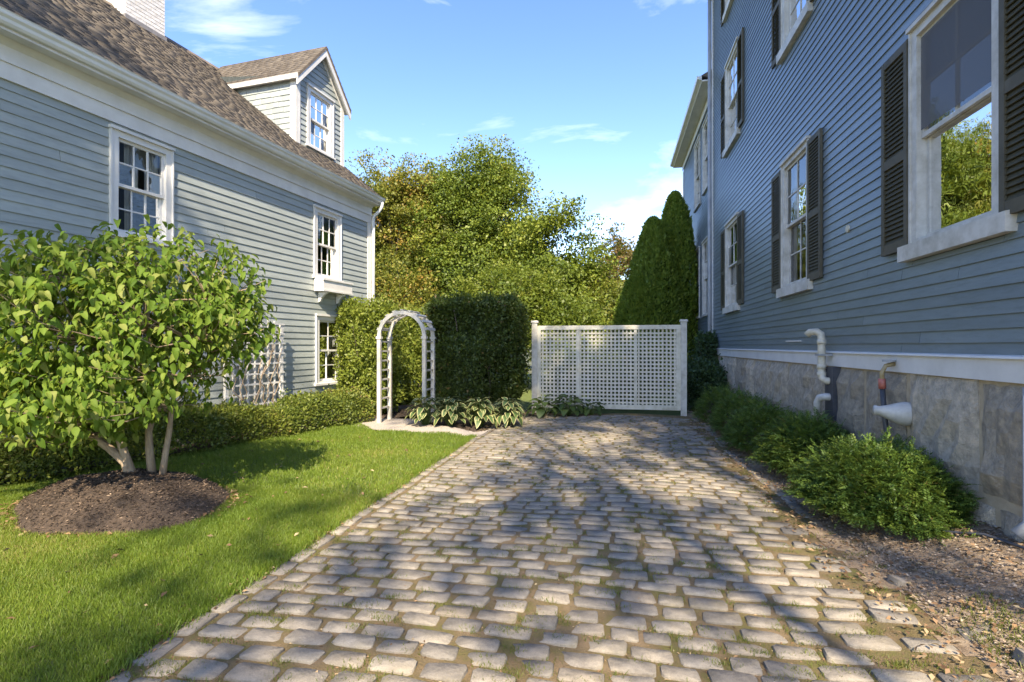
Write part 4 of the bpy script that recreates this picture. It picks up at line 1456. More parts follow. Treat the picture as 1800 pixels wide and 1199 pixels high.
tree('garden_tree', 'small olive-green tree behind the arbor beside the house corner', 'tree', (-8.2, 18.4, -.05), [(0, 0, 2.9, 1.6, 1.3, 1.6), (.9, 0, 2.3, 1.3, 1.1, 1.3)], 480, 56, .11, M['leaf_maple'], .12, seed=5, limbs=18, voidf=2.2)
tree('far_tree', 'distant rust-tinted round tree in the gap left of the tall cedars', 'tree', (.2, 41, -.05), [(0, 0, 6.2, 2.9, 2.4, 3.4), (-1.5, 0, 5.0, 2.2, 1.8, 2.6), (2.3, 0, 4.6, 2.0, 1.8, 2.4)], 620, 46, .22, M['leaf_rust'], .3, seed=6, limbs=20, void=-.2)
tree('yellow_shrub_tree', 'yellowing small tree showing just above the lattice fence', 'tree', (.0, 22.2, -.05), [(0, 0, 2.7, 1.4, 1.2, 1.6), (-.8, 0, 2.2, 1.0, .9, 1.1)], 340, 46, .12, M['leaf_yellow'], .1, seed=7, limbs=16, voidf=2.4, void=-.2)
tree('garden_tree', 'loose green shrub tree low behind the left half of the lattice fence', 'tree', (-1.5, 18.2, -.05), [(0, 0, 2.0, 1.1, .9, 1.2)], 260, 46, .11, M['leaf_lime'], .09, seed=8, limbs=10, voidf=2.4)
tree('far_tree', 'distant pale green tree low on the horizon behind the yellowing one', 'tree', (-3.0, 38, -.05), [(0, 0, 4.0, 4.0, 2.6, 2.6)], 420, 42, .24, M['leaf_yellow'], .25, seed=9, limbs=12)
tree('far_tree', 'distant dark tree standing right behind the brownish maple', 'tree', (-12.2, 34.5, -.05), [(0, 0, 7.6, 5.2, 3.2, 5.2), (3.5, 0, 6.5, 3.4, 2.5, 4.2)], 900, 46, .22, M['leaf_green'], .3, seed=10, limbs=12)


# trees standing behind the viewer that throw the dappled shade
def shade_tree(label, loc, seed, rx, zlo, zhi, n, nclus, mat, cx=0.0, tr=.12):
    rr_ = random.Random(seed)
    return tree('shade_tree', label, 'tree', loc, lobes_for(rr_, rx, rx, zlo, zhi, n, (.7, 1.2), cx=cx), nclus, 30, .26, mat, tr, seed=seed, limbs=16, group='trees behind the viewer', spread=.5)


shade_tree('tall tree behind the viewer shading the far half of the cobbles', (5.2, -8.6, 0), 31, 2.0, 16.5, 22.0, 10, 150, M['leaf_maple'])
shade_tree('tree behind the viewer shading the clipped hedge', (4.6, -7.2, 0), 34, 1.4, 18.4, 22.5, 8, 110, M['leaf_maple'], -2.4, .10)
shade_tree('tree behind the viewer at the left shading the near house wall', (-3.8, -11.9, 0), 32, 2.9, 16.5, 23.5, 14, 150, M['leaf_green'])
shade_tree('tree far behind the viewer dappling the near cobbles', (5.0, -10.2, 0), 33, 1.5, 14.6, 16.6, 7, 26, M['leaf_maple'], -0.8, .08)
shade_tree('tree far behind the viewer dappling the near lawn', (.8, -12.4, 0), 35, 1.7, 13.8, 16.2, 7, 15, M['leaf_green'], 0.0, .07)


# ---- cedars (columnar)
def cedar(label, base, h, rad0, seed):
    t = thing('cedar_tree', label, 'tree', base, 0, 'clipped columnar cedars beside the slate house')
    g_ = np.random.default_rng(seed)
    n = 26000
    f = g_.random(n) ** .8
    ang = g_.uniform(0, 2 * np.pi, n)
    prof = rad0 * (1 - f ** 3.2) ** .62 * (.82 + .18 * np.minimum(f / .12, 1))
    R = prof * (.80 + .22 * g_.random(n) ** .6) * (1 + .08 * np.sin(5 * ang + 9 * f) + .07 * np.sin(11 * ang - 17 * f) + .05 * np.sin(23 * f + 3 * ang))
    out = np.stack([np.cos(ang), np.sin(ang), np.zeros(n)], -1)
    Pp = out * R[:, None] + np.stack([np.zeros(n), np.zeros(n), f * h], -1)
    N_ = norm(out + g_.normal(size=(n, 3)) * .6)
    A_ = norm(np.array([0, 0, 1.0]) + out * .5 + g_.normal(size=(n, 3)) * .4)
    s = g_.uniform(.07, .16, n)
    V, F = leaf_quads(Pp, A_, N_, s, s * .5)
    link('crown', np_mesh('crown', V, F, M['leaf_cedar'], rnd=np.clip(g_.normal(.5, .25, n), 0, 1)), t)
    MB().tube([(0, 0, -.1), (0, 0, h * .5), (0, 0, h * .93)], [.12, .08, .02], 7).build('trunk', M['bark_grey'], t, smooth=True)
    core = MB()
    core.tube([(0, 0, .05), (0, 0, h * .3), (0, 0, h * .6), (0, 0, h * .85), (0, 0, h * .96)], [rad0 * .72, rad0 * .74, rad0 * .62, rad0 * .38, .04], 10)
    core.build('inner_foliage', M['leaf_cedar'], t, smooth=True)
    return t


cedar('shorter tall cedar column, left one of the pair beside the slate rear wing', (1.35, 19.6, -.05), 6.1, .92, 41)
cedar('tallest cedar column pressed against the slate rear wing', (2.15, 20.3, -.05), 7.15, .82, 42)
cedar('low broad cedar just left of the two tall columns', (.72, 19.2, -.05), 4.0, .8, 43)


# ---- leafy masses clipped into blocks
def leaf_block(name, label, cat, base, size, n, leaf, mat, seed, stems=8, rough=.10, group=None, aspect=.55, lift=.25, core=True, rz=0.0):
    t = thing(name, label, cat, base, rz, group)
    g_ = np.random.default_rng(seed)
    sx, sy, sz = size
    P_ = g_.uniform(-1, 1, (n, 3))
    ax = g_.choice(3, n, p=[.22, .43, .35])
    sg = np.where(g_.random(n) < .5, -1, 1)
    P_[np.arange(n), ax] = sg * (1 - np.abs(g_.normal(0, .09, n)) * 1.4)
    nrm = np.zeros((n, 3)); nrm[np.arange(n), ax] = sg
    lump = .10 * (np.sin(5 * P_[:, 0] * sx + 2) * np.cos(4.3 * P_[:, 2] * sz + 1) + np.sin(7 * P_[:, 1] * sy + 3 * P_[:, 0])) + rough * g_.normal(size=n) * .5
    Q = P_ * np.array([sx / 2, sy / 2, sz / 2])
    corner = (np.abs(P_[:, 0]) ** 8 + np.abs(P_[:, 1]) ** 8 + np.abs(P_[:, 2]) ** 8) ** (1 / 8)
    Q = Q / np.maximum(corner, 1)[:, None] + nrm * lump[:, None]
    Q[:, 2] += sz / 2 + lift
    N_ = norm(nrm * .7 + g_.normal(size=(n, 3)) * .6 + np.array([0, 0, .35]))
    A_ = norm(g_.normal(size=(n, 3)) + nrm * .6 + np.array([0, 0, .2]))
    s = leaf * g_.uniform(.6, 1.35, n)
    V, F = leaf_quads(Q, A_, N_, s, s * aspect)
    link('foliage', np_mesh('foliage', V, F, mat, rnd=np.clip(g_.normal(.45, .22, n), 0, 1)), t)
    if core:
        cm = MB(); cm.hexa([(-sx * .38, -sy * .30, lift + .25 * sz), (sx * .38, -sy * .30, lift + .25 * sz), (sx * .38, sy * .30, lift + .25 * sz), (-sx * .38, sy * .30, lift + .25 * sz), (-sx * .36, -sy * .26, lift + sz * .88), (sx * .36, -sy * .26, lift + sz * .88), (sx * .36, sy * .26, lift + sz * .88), (-sx * .36, sy * .26, lift + sz * .88)])
        cm.build('inner_foliage', mat, t)
    r_ = random.Random(seed)
    m_ = MB()
    for i in range(stems):
        x0, y0 = r_.uniform(-.4, .4) * sx, r_.uniform(-.25, .25) * sy
        p = [(x0, y0, -.1)]
        z_ = 0
        while z_ < sz * .8 + lift:
            z_ += .35
            x0 += r_.uniform(-.12, .12); y0 += r_.uniform(-.08, .08)
            p.append((x0, y0, z_))
        m_.tube(p, [.028 - .02 * i_ / len(p) for i_ in range(len(p))], 5)
    if stems:
        m_.build('stems', M['bark_grey'], t, smooth=True)
    return t


leaf_block('clipped_hedge', 'tall dark green clipped hedge right of the arbor', 'hedge', (-3.30, 12.75, 0), (2.25, 1.0, 2.25), 44000, .075, M['leaf_hedge'], 61, 16, lift=.42)
leaf_block('holly_shrub', 'rounded dark shrub in front of the tall hedge behind the variegated hostas', 'shrub', (-3.35, 11.75, 0), (1.1, .8, 1.55), 12000, .07, M['leaf_hedge'], 62, 8, lift=.1, rough=.16)
leaf_block('privet_hedge', 'light green leafy hedge between the house corner and the arbor', 'hedge', (-5.55, 11.55, 0), (1.25, .8, 2.3), 20000, .075, M['leaf_privet'], 63, 10, rough=.16, lift=.2)
leaf_block('privet_hedge', 'sunlit hedge seen through the arch of the arbor', 'hedge', (-5.1, 13.9, 0), (2.2, .9, 2.35), 20000, .08, M['leaf_privet'], 64, 10, rough=.16, lift=.1)
leaf_block('garden_shrub', 'low dark shrub growing behind the lattice fence', 'shrub', (-.4, 14.6, 0), (2.6, .9, 1.3), 10000, .09, M['leaf_hedge'], 65, 6, rough=.2, lift=.05)
leaf_block('garden_shrub', 'dark shrub in the narrow gap between fence post and slate house', 'shrub', (2.2, 14.6, 0), (.9, 1.6, 1.0), 9000, .08, M['leaf_ivy'], 66, 6, rough=.2, lift=.05)
leaf_block('climbing_ivy', 'dark ivy climbing the far foundation corner of the slate house', 'ivy', (2.55, 15.9, 0), (.45, .8, 1.8), 6000, .08, M['leaf_ivy'], 67, 3, rough=.12, lift=.05)


# ---- low hedge along the left house, one clipped mass
def low_hedge():
    g_ = np.random.default_rng(71)
    t = thing('low_hedge', 'low yellow-green clipped shrub row along the foot of the pale house', 'hedge', (0, 0, 0))
    d = norm((HEDGE_B - HEDGE_A)[None])[0]
    ln = np.linalg.norm(HEDGE_B - HEDGE_A) + .15
    nl = np.array([-d[1], d[0]])
    n = 80000
    s0 = -3.5
    s = s0 + (ln - s0) * g_.random(n) ** .85
    a = g_.random(n)                               # round the section: 0 front foot .. 1 back top
    wd, h = .95, .53
    th = a * np.pi * .62
    ww = .5 * wd * (1 - np.sign(np.cos(th)) * np.abs(np.cos(th)) ** .55)
    zz = h * np.abs(np.sin(th)) ** .5
    hv = 1 + .13 * np.sin(2.1 * s) + .09 * np.sin(5.3 * s + 1) + .05 * np.sin(11 * s)
    inn = np.abs(g_.normal(0, .07, n))
    ww = ww * 1.0 + inn * .8 + .05 * np.sin(4 * s + 2) + .04 * np.sin(9 * s + 5 * zz); zz = zz * hv - inn * .5 + g_.normal(0, .03, n) + (g_.random(n) < .06) * g_.random(n) * .16
    X = HEDGE_A[0] + d[0] * s + nl[0] * ww; Y = HEDGE_A[1] + d[1] * s + nl[1] * ww
    P_ = np.stack([X, Y, np.maximum(zz, .01) + .04], -1)
    nrm = np.stack([-nl[0] * np.cos(th), -nl[1] * np.cos(th), np.sin(th)], -1)
    N_ = norm(nrm * .6 + g_.normal(size=(n, 3)) * .6 + np.array([0, 0, .3]))
    A_ = norm(g_.normal(size=(n, 3)) + nrm * .5 + np.array([0, 0, .5]))
    sz = .05 * g_.uniform(.6, 1.4, n)
    V, F = leaf_quads(P_, A_, N_, sz, sz * .5)
    link('foliage', np_mesh('foliage', V, F, M['leaf_box'], rnd=np.clip(g_.normal(.45, .22, n), 0, 1)), t)
    r_ = random.Random(3); m_ = MB()
    for i in range(60):
        q = r_.uniform(-1, ln); w_ = r_.uniform(.2, .7)
        b_ = np.array([HEDGE_A[0] + d[0] * q + nl[0] * w_, HEDGE_A[1] + d[1] * q + nl[1] * w_])
        m_.tube([(b_[0], b_[1], -.05), (b_[0] + r_.uniform(-.08, .08), b_[1] + r_.uniform(-.08, .08), .25), (b_[0] + r_.uniform(-.15, .15), b_[1] + r_.uniform(-.15, .15), .5)], [.012, .009, .004], 4)
    m_.build('stems', M['bark_grey'], t)


low_hedge()


# ---- spreading yews along the right foundation
def yew(label, x, y_, rx, ry, h, n, seed):
    z0 = float(gz(x, y_))
    t = thing('yew_bush', label, 'bush', (x, y_, z0), 0, 'spreading evergreen bushes along the granite foundation')
    g_ = np.random.default_rng(seed)
    ns = n // 16                                    # sprays: each a short twig with flat needles
    d = norm(g_.normal(size=(ns, 3)) * np.array([1, 1, .8])); d[:, 2] = np.abs(d[:, 2]) * 1.0 - .12
    ang = np.arctan2(d[:, 1], d[:, 0])
    lump = 1 + .07 * np.sin(3 * ang + seed) + .07 * np.sin(7 * ang + 5 * d[:, 2]) + .06 * np.sin(13 * ang - 9 * d[:, 2]) + .05 * g_.normal(size=ns)
    q = .72 + .28 * g_.random(ns) ** .6
    C_ = d * np.array([rx, ry, h]) * (lump * q)[:, None]
    C_[:, 2] = np.maximum(C_[:, 2], .03)
    ax = norm(d * np.array([1, 1, .45]) + g_.normal(size=(ns, 3)) * .35 + np.array([0, 0, .15]))
    k = np.tile(np.arange(16), ns); ci = np.repeat(np.arange(ns), 16)
    sp_ = .105 * g_.uniform(.7, 1.3, ns)[ci]
    along = (k / 15.) * sp_
    side = norm(np.cross(ax, norm(np.array([[0, 0, 1.]]) + g_.normal(size=(ns, 3)) * .3)))[ci]
    sg = np.where(k % 2 == 0, 1, -1)[:, None]
    P_ = C_[ci] + ax[ci] * along[:, None]
    P_[:, 2] -= (along ** 2) * 1.2
    A_ = side * sg + ax[ci] * .7 + g_.normal(size=(len(ci), 3)) * .15
    N_ = norm(np.cross(ax, norm(np.cross(ax, np.array([[0, 0, 1.]])))) * -1)[ci] + g_.normal(size=(len(ci), 3)) * .35
    L_ = .034 * g_.uniform(.7, 1.3, len(ci)) * (1 - .4 * (k / 15.))
    V, F = leaf_quads(P_, A_, N_, L_, L_ * .44)
    rn = np.clip(np.repeat(g_.normal(.42, .2, ns), 16) + g_.normal(0, .08, len(ci)), 0, 1)
    link('foliage', np_mesh('foliage', V, F, M['leaf_yew'], rnd=rn), t)
    r_ = random.Random(seed); m_ = MB()
    for i in range(40):
        e = C_[r_.randrange(ns)] * .95
        m_.tube([(e[0] * .06, e[1] * .06, -.05), (e[0] * .5, e[1] * .5, e[2] * .35 + .05), tuple(e)], [.018, .011, .004], 5)
    m_.build('branches', M['bark_grey'], t)
    core = MB(); pts = []
    return t


yew('largest spreading yew, nearest of the bushes by the granite foundation', 2.36, 5.42, .58, .80, .58, 110000, 81)
yew('middle yew below the white vent pipes, behind the largest bush', 2.34, 7.15, .50, .72, .64, 70000, 82)
yew('third yew from the front, its left side catching the sun', 2.24, 8.75, .52, .78, .62, 50000, 83)
yew('fourth yew in the shade further along the foundation', 2.28, 10.4, .52, .85, .68, 36000, 84)
yew('farthest yew at the right post of the lattice fence', 2.25, 12.2, .50, .9, .72, 28000, 85)

# ================================================================== dogwood in the lawn
R_ = np.array([0.9825, 0.1862, 0]); F_ = np.array([-0.1862, 0.9825, 0]); U_ = np.array([0, 0, 1.0])
DB = np.array([-4.66, 4.52, 0.0])
DOG = thing('dogwood_tree', 'multi-stemmed small tree with big drooping green leaves on the mulch mound', 'tree', tuple(DB))
zb = float(mound_zs(DB[0], DB[1]))
def dp(rt, up_, fw=0.0):
    return Vector(tuple(R_ * rt + F_ * fw + U_ * up_))


def leaf_template(nsec=4, ncol=1, droop=.5, width=.30, fold=.10, wob=0.0):
    """leaf along +x, length 1, folded at the midrib, tip drooping; returns V, F(tri), edge"""
    V, F, E = [], [], []
    V.append((0, 0, 0)); E.append(0)
    cols = np.linspace(-1, 1, 2 * ncol + 1) if ncol == 1 else np.array([-1, -.72, 0, .72, 1])
    ids = []
    for i in range(1, nsec + 1):
        t = i / (nsec + 1)
        w = width * (math.sin(math.pi * t ** .8)) ** .75
        z = -droop * t ** 2
        x = t * (1 - .18 * droop * t)
        row_ = []
        for c in cols:
            row_.append(len(V)); V.append((x, c * w, z + fold * abs(c) * (w / width) + wob * math.sin(9 * t + 4 * c))); E.append(abs(c))
        ids.append(row_)
    V.append((1 - .18 * droop, 0, -droop)); E.append(.85 if ncol > 1 else 0)
    tip = len(V) - 1
    for k in range(len(cols) - 1):
        F.append((0, ids[0][k], ids[0][k + 1]))
        for i in range(nsec - 1):
            a_, b_, c_, d_ = ids[i][k], ids[i][k + 1], ids[i + 1][k + 1], ids[i + 1][k]
            F += [(a_, d_, c_), (a_, c_, b_)]
        F.append((ids[-1][k], tip, ids[-1][k + 1]))
    return np.array(V), np.array(F), np.array(E)


dog_lobes = [(-.15, 1.75, 0, 1.25, .95, 1.15), (.45, 1.85, -.1, .82, .52, .8), (-.85, 1.55, .1, .85, .85, .9), (.25, 2.2, .15, .95, .55, .8), (-.6, 2.25, .1, .85, .50, .8),
             (-.95, 1.15, -.25, .75, .42, .7), (-.1, 1.12, -.55, .75, .36, .6), (.92, 1.82, .1, .40, .32, .5), (-1.35, 1.75, .0, .6, .7, .7), (-.4, 1.22, -.3, .9, .4, .6)]
g_ = np.random.default_rng(91)
Lb = np.array(dog_lobes)
ncl = 1900
pk = g_.choice(len(Lb), ncl, p=(Lb[:, 3] * Lb[:, 5]) / np.sum(Lb[:, 3] * Lb[:, 5]))
dd = norm(g_.normal(size=(ncl, 3)))
rr = .5 + .54 * g_.random(ncl) ** .75
C3 = Lb[pk][:, [0, 2, 1]] + dd * Lb[pk][:, [3, 5, 4]] * rr[:, None]        # right, forward, up
C3 = C3[C3[:, 2] > .78 + .10 * np.abs(C3[:, 0] + .2)]
ncl = len(C3)
CW = C3[:, :1] * R_ + C3[:, 1:2] * F_ + C3[:, 2:] * U_
ctr = np.array([0, 0, 1.55])
LP, LA, LN, LS = [], [], [], []
for c in CW:
    outd = c - ctr; outd[2] *= .5
    outd = outd / (np.linalg.norm(outd) + 1e-6)
    k = g_.integers(5, 9)
    a0 = g_.uniform(0, 6.28)
    for i in range(k):
        an = a0 + i * 2.4
        dirn = np.array([math.cos(an), math.sin(an), 0]) * .8 + outd * .55 + np.array([0, 0, -.35 - .55 * g_.random()])
        LP.append(c + g_.normal(size=3) * np.array([.045, .045, .06]))
        LA.append(dirn / np.linalg.norm(dirn))
        nn = np.array([0, 0, 1.]) + outd * .5 + g_.normal(size=3) * .3
        LN.append(nn); LS.append(.048 + .062 * g_.random() ** .8)
LP, LA, LN, LS = map(np.array, (LP, LA, LN, LS))
LN = norm(LN - LA * np.sum(LN * LA, 1, keepdims=True))
LBn = np.cross(LN, LA)
dog_t = [leaf_template(4, 1, dr, wd, fo) for dr, wd, fo in ((.35, .27, .14), (.6, .25, .12), (.9, .28, .18), (.2, .26, .10))]
dog_m = [np_mesh('leaf', v, f, M['leaf_dogwood'], rnd=np.full(len(f), .07 + .19 * i), smooth=True) for i, (v, f, e) in enumerate(dog_t)]
camdir = norm((np.array([0, 0, 1.6]) - (DB + np.array([0, 0, 1.5])))[None])[0]
order = np.argsort(-(LP @ camdir))                 # nearest to the viewer first
front = set(order[:300].tolist())
Vs, Fs, Rr, off = [], [], [], 0
for i in range(len(LP)):
    k = int(g_.integers(0, 4))
    if i in front:
        o = link('leaf', dog_m[k], DOG)
        mt = Matrix(((LA[i][0], LBn[i][0], LN[i][0], LP[i][0]), (LA[i][1], LBn[i][1], LN[i][1], LP[i][1]), (LA[i][2], LBn[i][2], LN[i][2], LP[i][2]), (0, 0, 0, 1)))
        o.matrix_local = mt @ Matrix.Scale(LS[i], 4)
    else:
        v, f, e = dog_t[k]
        Vs.append(LP[i] + (v[:, :1] * LA[i] + v[:, 1:2] * LBn[i] + v[:, 2:] * LN[i]) * LS[i])
        Fs.append(f + off); off += len(v); Rr.append(np.full(len(f), g_.random()))
o = link('foliage', np_mesh('foliage', np.concatenate(Vs), np.concatenate(Fs), M['leaf_dogwood'], rnd=np.concatenate(Rr), smooth=True), DOG)
o['kind'] = 'stuff'
# stems
stems = [
    [dp(.00, zb - .08), dp(-.06, zb + .10), dp(-.22, zb + .24), dp(-.42, zb + .38), dp(-.60, zb + .58), dp(-.85, zb + .72), dp(-1.15, zb + .80), dp(-1.4, zb + 1.15)],
    [dp(.01, zb - .08, .02), dp(-.06, zb + .16), dp(-.13, zb + .36), dp(-.20, zb + .58), dp(-.24, zb + .85), dp(-.40, zb + 1.3), dp(-.5, zb + 1.9)],
    [dp(.14, zb - .08, .10), dp(.11, zb + .18, .1), dp(.10, zb + .38, .1), dp(.17, zb + .62, .08), dp(.22, zb + .95, .06), dp(.15, zb + 1.4), dp(.2, zb + 2.0)],
    [dp(.26, zb - .08, .06), dp(.29, zb + .15, .06), dp(.34, zb + .40, .05), dp(.38, zb + .65, .02), dp(.47, zb + .95), dp(.62, zb + 1.3), dp(.75, zb + 1.7)],
    [dp(.12, zb + .28, .1), dp(.04, zb + .5, .2), dp(-.02, zb + .8, .35), dp(-.1, zb + 1.2, .5)],
]
rads = [[.050, .042, .037, .033, .028, .023, .018, .009], [.046, .038, .033, .028, .022, .016, .008], [.042, .036, .032, .027, .021, .015, .008], [.035, .029, .026, .022, .018, .012, .006], [.022, .018, .014, .008]]
nodes = []
for s_, rd in zip(stems, rads):
    MB().tube(s_, rd, 10).build('stem', M['bark_tan'], DOG, smooth=True)
    nodes += s_[3:]
tw = MB()
r = random.Random(5)
nodesN = np.array([list(v) for v in nodes])
for c in CW[::4]:
    dist = np.linalg.norm(nodesN - (c * .9), axis=1) + np.maximum(0, nodesN[:, 2] - c[2]) * 2
    b_ = Vector(nodesN[int(np.argmin(dist))]); e_ = Vector(c)
    md = b_.lerp(e_, .55) + Vector((r.uniform(-.06, .06), r.uniform(-.06, .06), -.06 + r.uniform(-.05, .08)))
    tw.tube([b_, b_.lerp(md, .6), md, e_], [.012, .009, .006, .0025], 5, cap=False)
tw.build('twigs', M['bark_tan'], DOG, smooth=True)

# ================================================================== hostas
hv, hf, he = leaf_template(5, 2, .55, .34, .07, .02)
h_vari = [np_mesh('leaf', *leaf_template(5, 2, dr, wd, .07, .02)[:2], M['hosta'], rnd=np.zeros(len(hf)), extra=he, smooth=True) for dr, wd in ((.45, .30), (.65, .33), (.85, .31))]
h_green = [np_mesh('leaf', *leaf_template(5, 1, dr, wd, .07, .02)[:2], M['leaf_hosta'], rnd=np.full(len(leaf_template(5, 1, dr, wd)[1]), .3), smooth=True) for dr, wd in ((.45, .36), (.7, .40))]


def hosta(label, x, y_, rad_, n, meshes, seed, lsz=.18, up=.46, group='hostas at the foot of the hedge'):
    t = thing('hosta_plant', label, 'plant', (x, y_, float(gz(x, y_))), 0, group)
    r_ = random.Random(seed)
    stalk = MB()
    for i in range(n):
        f = (i + .5) / n
        an = i * 2.39996 + r_.uniform(-.3, .3)
        q = math.sqrt(f)
        rr_ = rad_ * q * .66
        zz = up * (1 - .75 * q ** 2) + r_.uniform(-.03, .04) + .05
        base = Vector((math.cos(an) * rr_, math.sin(an) * rr_, zz))
        pit = (1 - q) * 1.0 - .12 + r_.uniform(-.2, .2)
        A_ = Vector((math.cos(an) * math.cos(pit), math.sin(an) * math.cos(pit), math.sin(pit)))
        sd = Vector((-math.sin(an), math.cos(an), r_.uniform(-.25, .25))).normalized()
        N_ = A_.cross(sd).normalized()
        sd = N_.cross(A_)
        s_ = lsz * r_.uniform(.75, 1.2)
        o = link('leaf', r_.choice(meshes), t)
        o.matrix_local = Matrix(((A_.x, sd.x, N_.x, base.x), (A_.y, sd.y, N_.y, base.y), (A_.z, sd.z, N_.z, base.z), (0, 0, 0, 1))) @ Matrix.Scale(s_, 4)
        stalk.tube([(0, 0, -.03), (base.x * .6, base.y * .6, zz * .75), tuple(base)], [.006, .005, .004], 4, cap=False)
    stalk.build('stalks', M['leaf_hosta'], t)


hosta('leftmost cream-edged hosta beside the right leg of the arbor', -3.62, 10.02, .44, 62, h_vari, 1)
hosta('second cream-edged hosta from the arbor, in the row along the path', -3.12, 10.08, .44, 62, h_vari, 2)
hosta('third cream-edged hosta from the arbor, below the dark hedge', -2.60, 10.35, .45, 62, h_vari, 3)
hosta('cream-edged hosta at the right end of the row, near the cobbles', -2.10, 10.62, .43, 62, h_vari, 4)
hosta('plain green hosta in front of the left fence post', -1.62, 12.35, .34, 26, h_green, 5, .22, .34)
hosta('plain green broad hosta against the left part of the lattice', -1.05, 12.55, .42, 34, h_green, 6, .24, .36)
hosta('small plain green hosta against the lattice, rightmost of the hostas', -.52, 12.65, .30, 20, h_green, 7, .20, .22)


# ================================================================== grass, litter, chips
def blades(name, label, cat, X, Y, Z, h, w, mat, lean=.5, rn=None):
    n = len(X)
    an = rng.uniform(0, 2 * np.pi, n); ln = rng.uniform(0, 2 * np.pi, n)
    hh = h * rng.uniform(.55, 1.25, n)
    lx, ly = np.cos(ln) * hh * lean * rng.random(n), np.sin(ln) * hh * lean * rng.random(n)
    bx, by = np.cos(an) * w * .5, np.sin(an) * w * .5
    v = np.empty((n, 4, 3))
    v[:, 0] = np.stack([X - bx, Y - by, Z], -1)
    v[:, 1] = np.stack([X + bx, Y + by, Z], -1)
    v[:, 2] = np.stack([X + lx + bx * .35, Y + ly + by * .35, Z + hh], -1)
    v[:, 3] = np.stack([X + lx - bx * .35, Y + ly - by * .35, Z + hh], -1)
    F = np.arange(n * 4).reshape(-1, 4)
    if rn is None: rn = np.clip(rng.normal(.45, .2, n), 0, 1)
    o = link(name, np_mesh(name, v.reshape(-1, 3), F, mat, rnd=rn))
    return tag(o, label, cat, kind='stuff')


def scatter(n, x0, x1, y0, y1, ok):
    X = rng.uniform(x0, x1, n); Y = rng.uniform(y0, y1, n)
    k = ok(X, Y)
    return X[k], Y[k]


Xa, Ya = scatter(400000, -7.2, DL - .05, 1.0, 5.2, on_lawn)
keep = (np.abs((Xa * .9825 + Ya * .1862) / np.maximum(-Xa * .1862 + Ya * .9825, .05)) < 1.12)
Xa, Ya = Xa[keep], Ya[keep]
Xb, Yb = scatter(150000, -8.5, DL - .05, 5.2, 10.6, on_lawn)
X = np.concatenate([Xa, Xb]); Y = np.concatenate([Ya, Yb])
Wd = np.where(Y < 5.2, .0038, .0075)
blades('lawn_grass', 'short sunlit green lawn grass left of the cobbles', 'grass', X, Y, gz(X, Y) + .006, np.where(Y < 5.2, .034, .038), Wd, M['grass'], lean=.9)
# shaggy grass hanging over the lawn edge and round the mound
Xe = DL - .10 + rng.normal(0, .035, 9000); Ye = rng.uniform(1.2, 9.2, 9000)
blades('edge_grass', 'ragged grass fringe along the lawn edge beside the cobbles', 'grass', Xe, Ye, gz(Xe, Ye) + .0, np.full(9000, .05), .0055, M['grass'], lean=1.0)


def joint_grass():
    n = 46000
    cx = rng.uniform(DL, DR + .5, 900); cy = 1.8 + 10.4 * rng.random(900) ** 1.3
    i = rng.integers(0, 900, n)
    X = cx[i] + rng.normal(0, .045, n); Y = cy[i] + rng.normal(0, .02, n)
    return X, Y


Xj, Yj = joint_grass()
blades('joint_weeds', 'tiny tufts of grass and moss sprouting in the cobble joints', 'grass', Xj, Yj, gz(Xj, Yj) - .012, np.full(len(Xj), .028), .005, M['moss_grass'], lean=1.0)
Xg, Yg = scatter(5000, DR + .1, 2.2, 2.0, 5.2, lambda x, y_: (np.sin(3.1 * x + 2.3 * y_) + np.sin(5.7 * x - 3.1 * y_)) > 1.15)
blades('verge_weeds', 'sparse weeds where the cobbles fade into the gravel strip', 'grass', Xg, Yg, gz(Xg, Yg), np.full(len(Xg), .035), .006, M['moss_grass'], lean=1.0)


def flakes(name, label, cat, X, Y, Z, size, mat, aspect=.5, tilt=.35, parent=None):
    n = len(X)
    P_ = np.stack([X, Y, Z], -1)
    an = rng.uniform(0, 2 * np.pi, n)
    A_ = np.stack([np.cos(an), np.sin(an), rng.normal(0, tilt * .5, n)], -1)
    N_ = np.stack([rng.normal(0, tilt, n), rng.normal(0, tilt, n), np.ones(n)], -1)
    s = size * rng.uniform(.5, 1.4, n)
    V, F = leaf_quads(P_, A_, N_, s, s * aspect, .25)
    o = link(name, np_mesh(name, V, F, mat, rnd=rng.random(n)), parent)
    o['kind'] = 'stuff'
    if label: tag(o, label, cat)
    return o


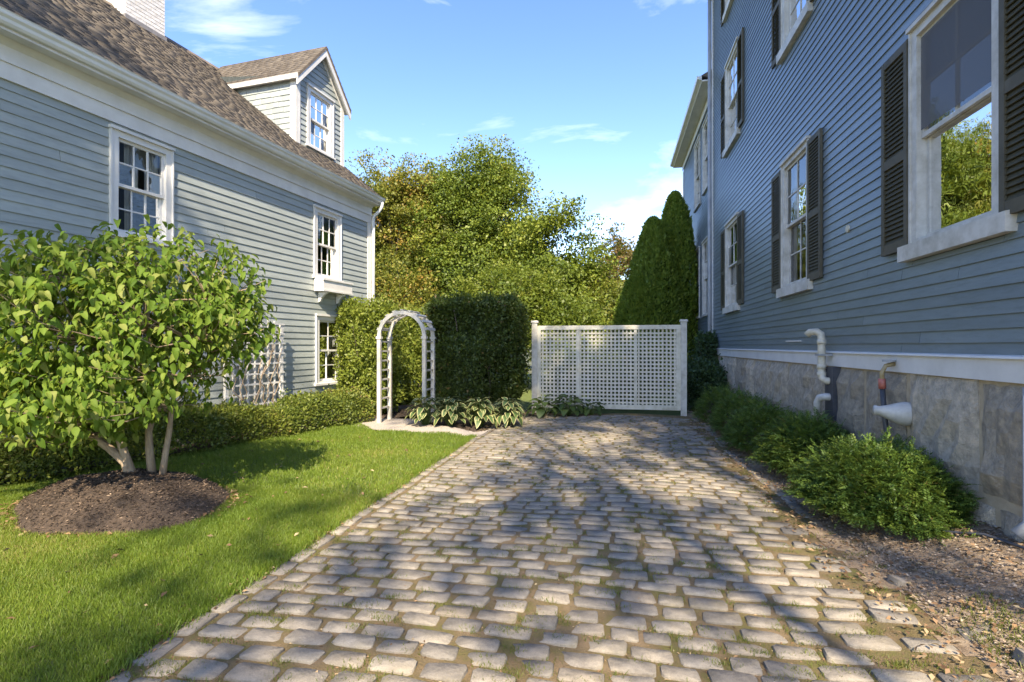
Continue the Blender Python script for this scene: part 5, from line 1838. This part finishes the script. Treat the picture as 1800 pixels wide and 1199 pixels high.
X, Y = scatter(26000, -6.1, -3.1, 3.3, 5.6, lambda x, y_: mound_r(x, y_) < 1.02)
flakes('mulch_chips', None, None, X, Y, mound_zs(X, Y) + .016, .03, M['chips'], .3, .5, parent=mound)
X, Y = scatter(24000, DR + .25, 3.0, 1.5, 12, lambda x, y_: (y_ < 5.6) | (rng.random(len(x)) < .4))
flakes('gravel_litter', 'brown leaf litter and fine gravel on the strip by the slate house', 'litter', X, Y, gz(X, Y) + .012, .022, M['pebbles'], .6, .4)
X, Y = scatter(5200, DR - .1, 2.9, 2.0, 12, lambda x, y_: np.ones(len(x), bool))
flakes('fallen_leaves', 'small dry fallen leaves under the evergreen bushes', 'leaves', X, Y, gz(X, Y) + .018, .038, M['litter'], .5, .5)
X = rng.uniform(DL, DR, 7000); Y = 1.8 + 10.6 * rng.random(7000) ** 1.1
flakes('drive_leaves', 'scattered crumbs of dry leaf lying between the cobbles', 'leaves', X, Y, gz(X, Y) - .002, .022, M['litter'], .4, .35)
X = DL - .12 + rng.normal(0, .05, 900); Y = rng.uniform(1.4, 9.4, 900)
flakes('edge_leaves', 'dry leaves caught along the lawn edge', 'leaves', X, Y, gz(X, Y) + .012, .035, M['litter'], .55, .5)
X, Y = scatter(160, -6.5, -2.5, 2.0, 8.5, on_lawn)
flakes('lawn_leaves', 'a few yellow-brown fallen leaves on the grass', 'leaves', X, Y, gz(X, Y) + .04, .045, M['litter'], .5, .6)
t_ = rng.uniform(0, 2 * np.pi, 500)
ring = 1.0 + rng.normal(0, .05, 500)
X = MOUND[0] + MOUND[2] * ring * np.cos(t_ + 0) ; Y = MOUND[1] + MOUND[3] * ring * np.sin(t_)
flakes('mound_leaves', 'dry leaves gathered round the rim of the mulch mound', 'leaves', X, Y, gz(X, Y) + .03, .045, M['litter'], .5, .5)
X, Y = scatter(5000, -5.3, -1.8, 9.3, 12.5, in_bed)
flakes('bed_chips', 'brown bark chips on the bed under the hostas', 'bark chips', X, Y, gz(X, Y) + .006, .035, M['chips'], .4, .5)
# black drip hose by the near foundation corner
hz = [(2.35, 4.75), (2.45, 4.55), (2.6, 4.42), (2.68, 4.1), (2.6, 3.7)]
m = MB(); m.tube([(x, y_, float(gz(x, y_)) + .02) for x, y_ in hz], .012, 6)
tag(m.build('drip_hose', M['dark_metal'], None, smooth=True), 'thin black hose on the gravel by the near foundation corner', 'hose')
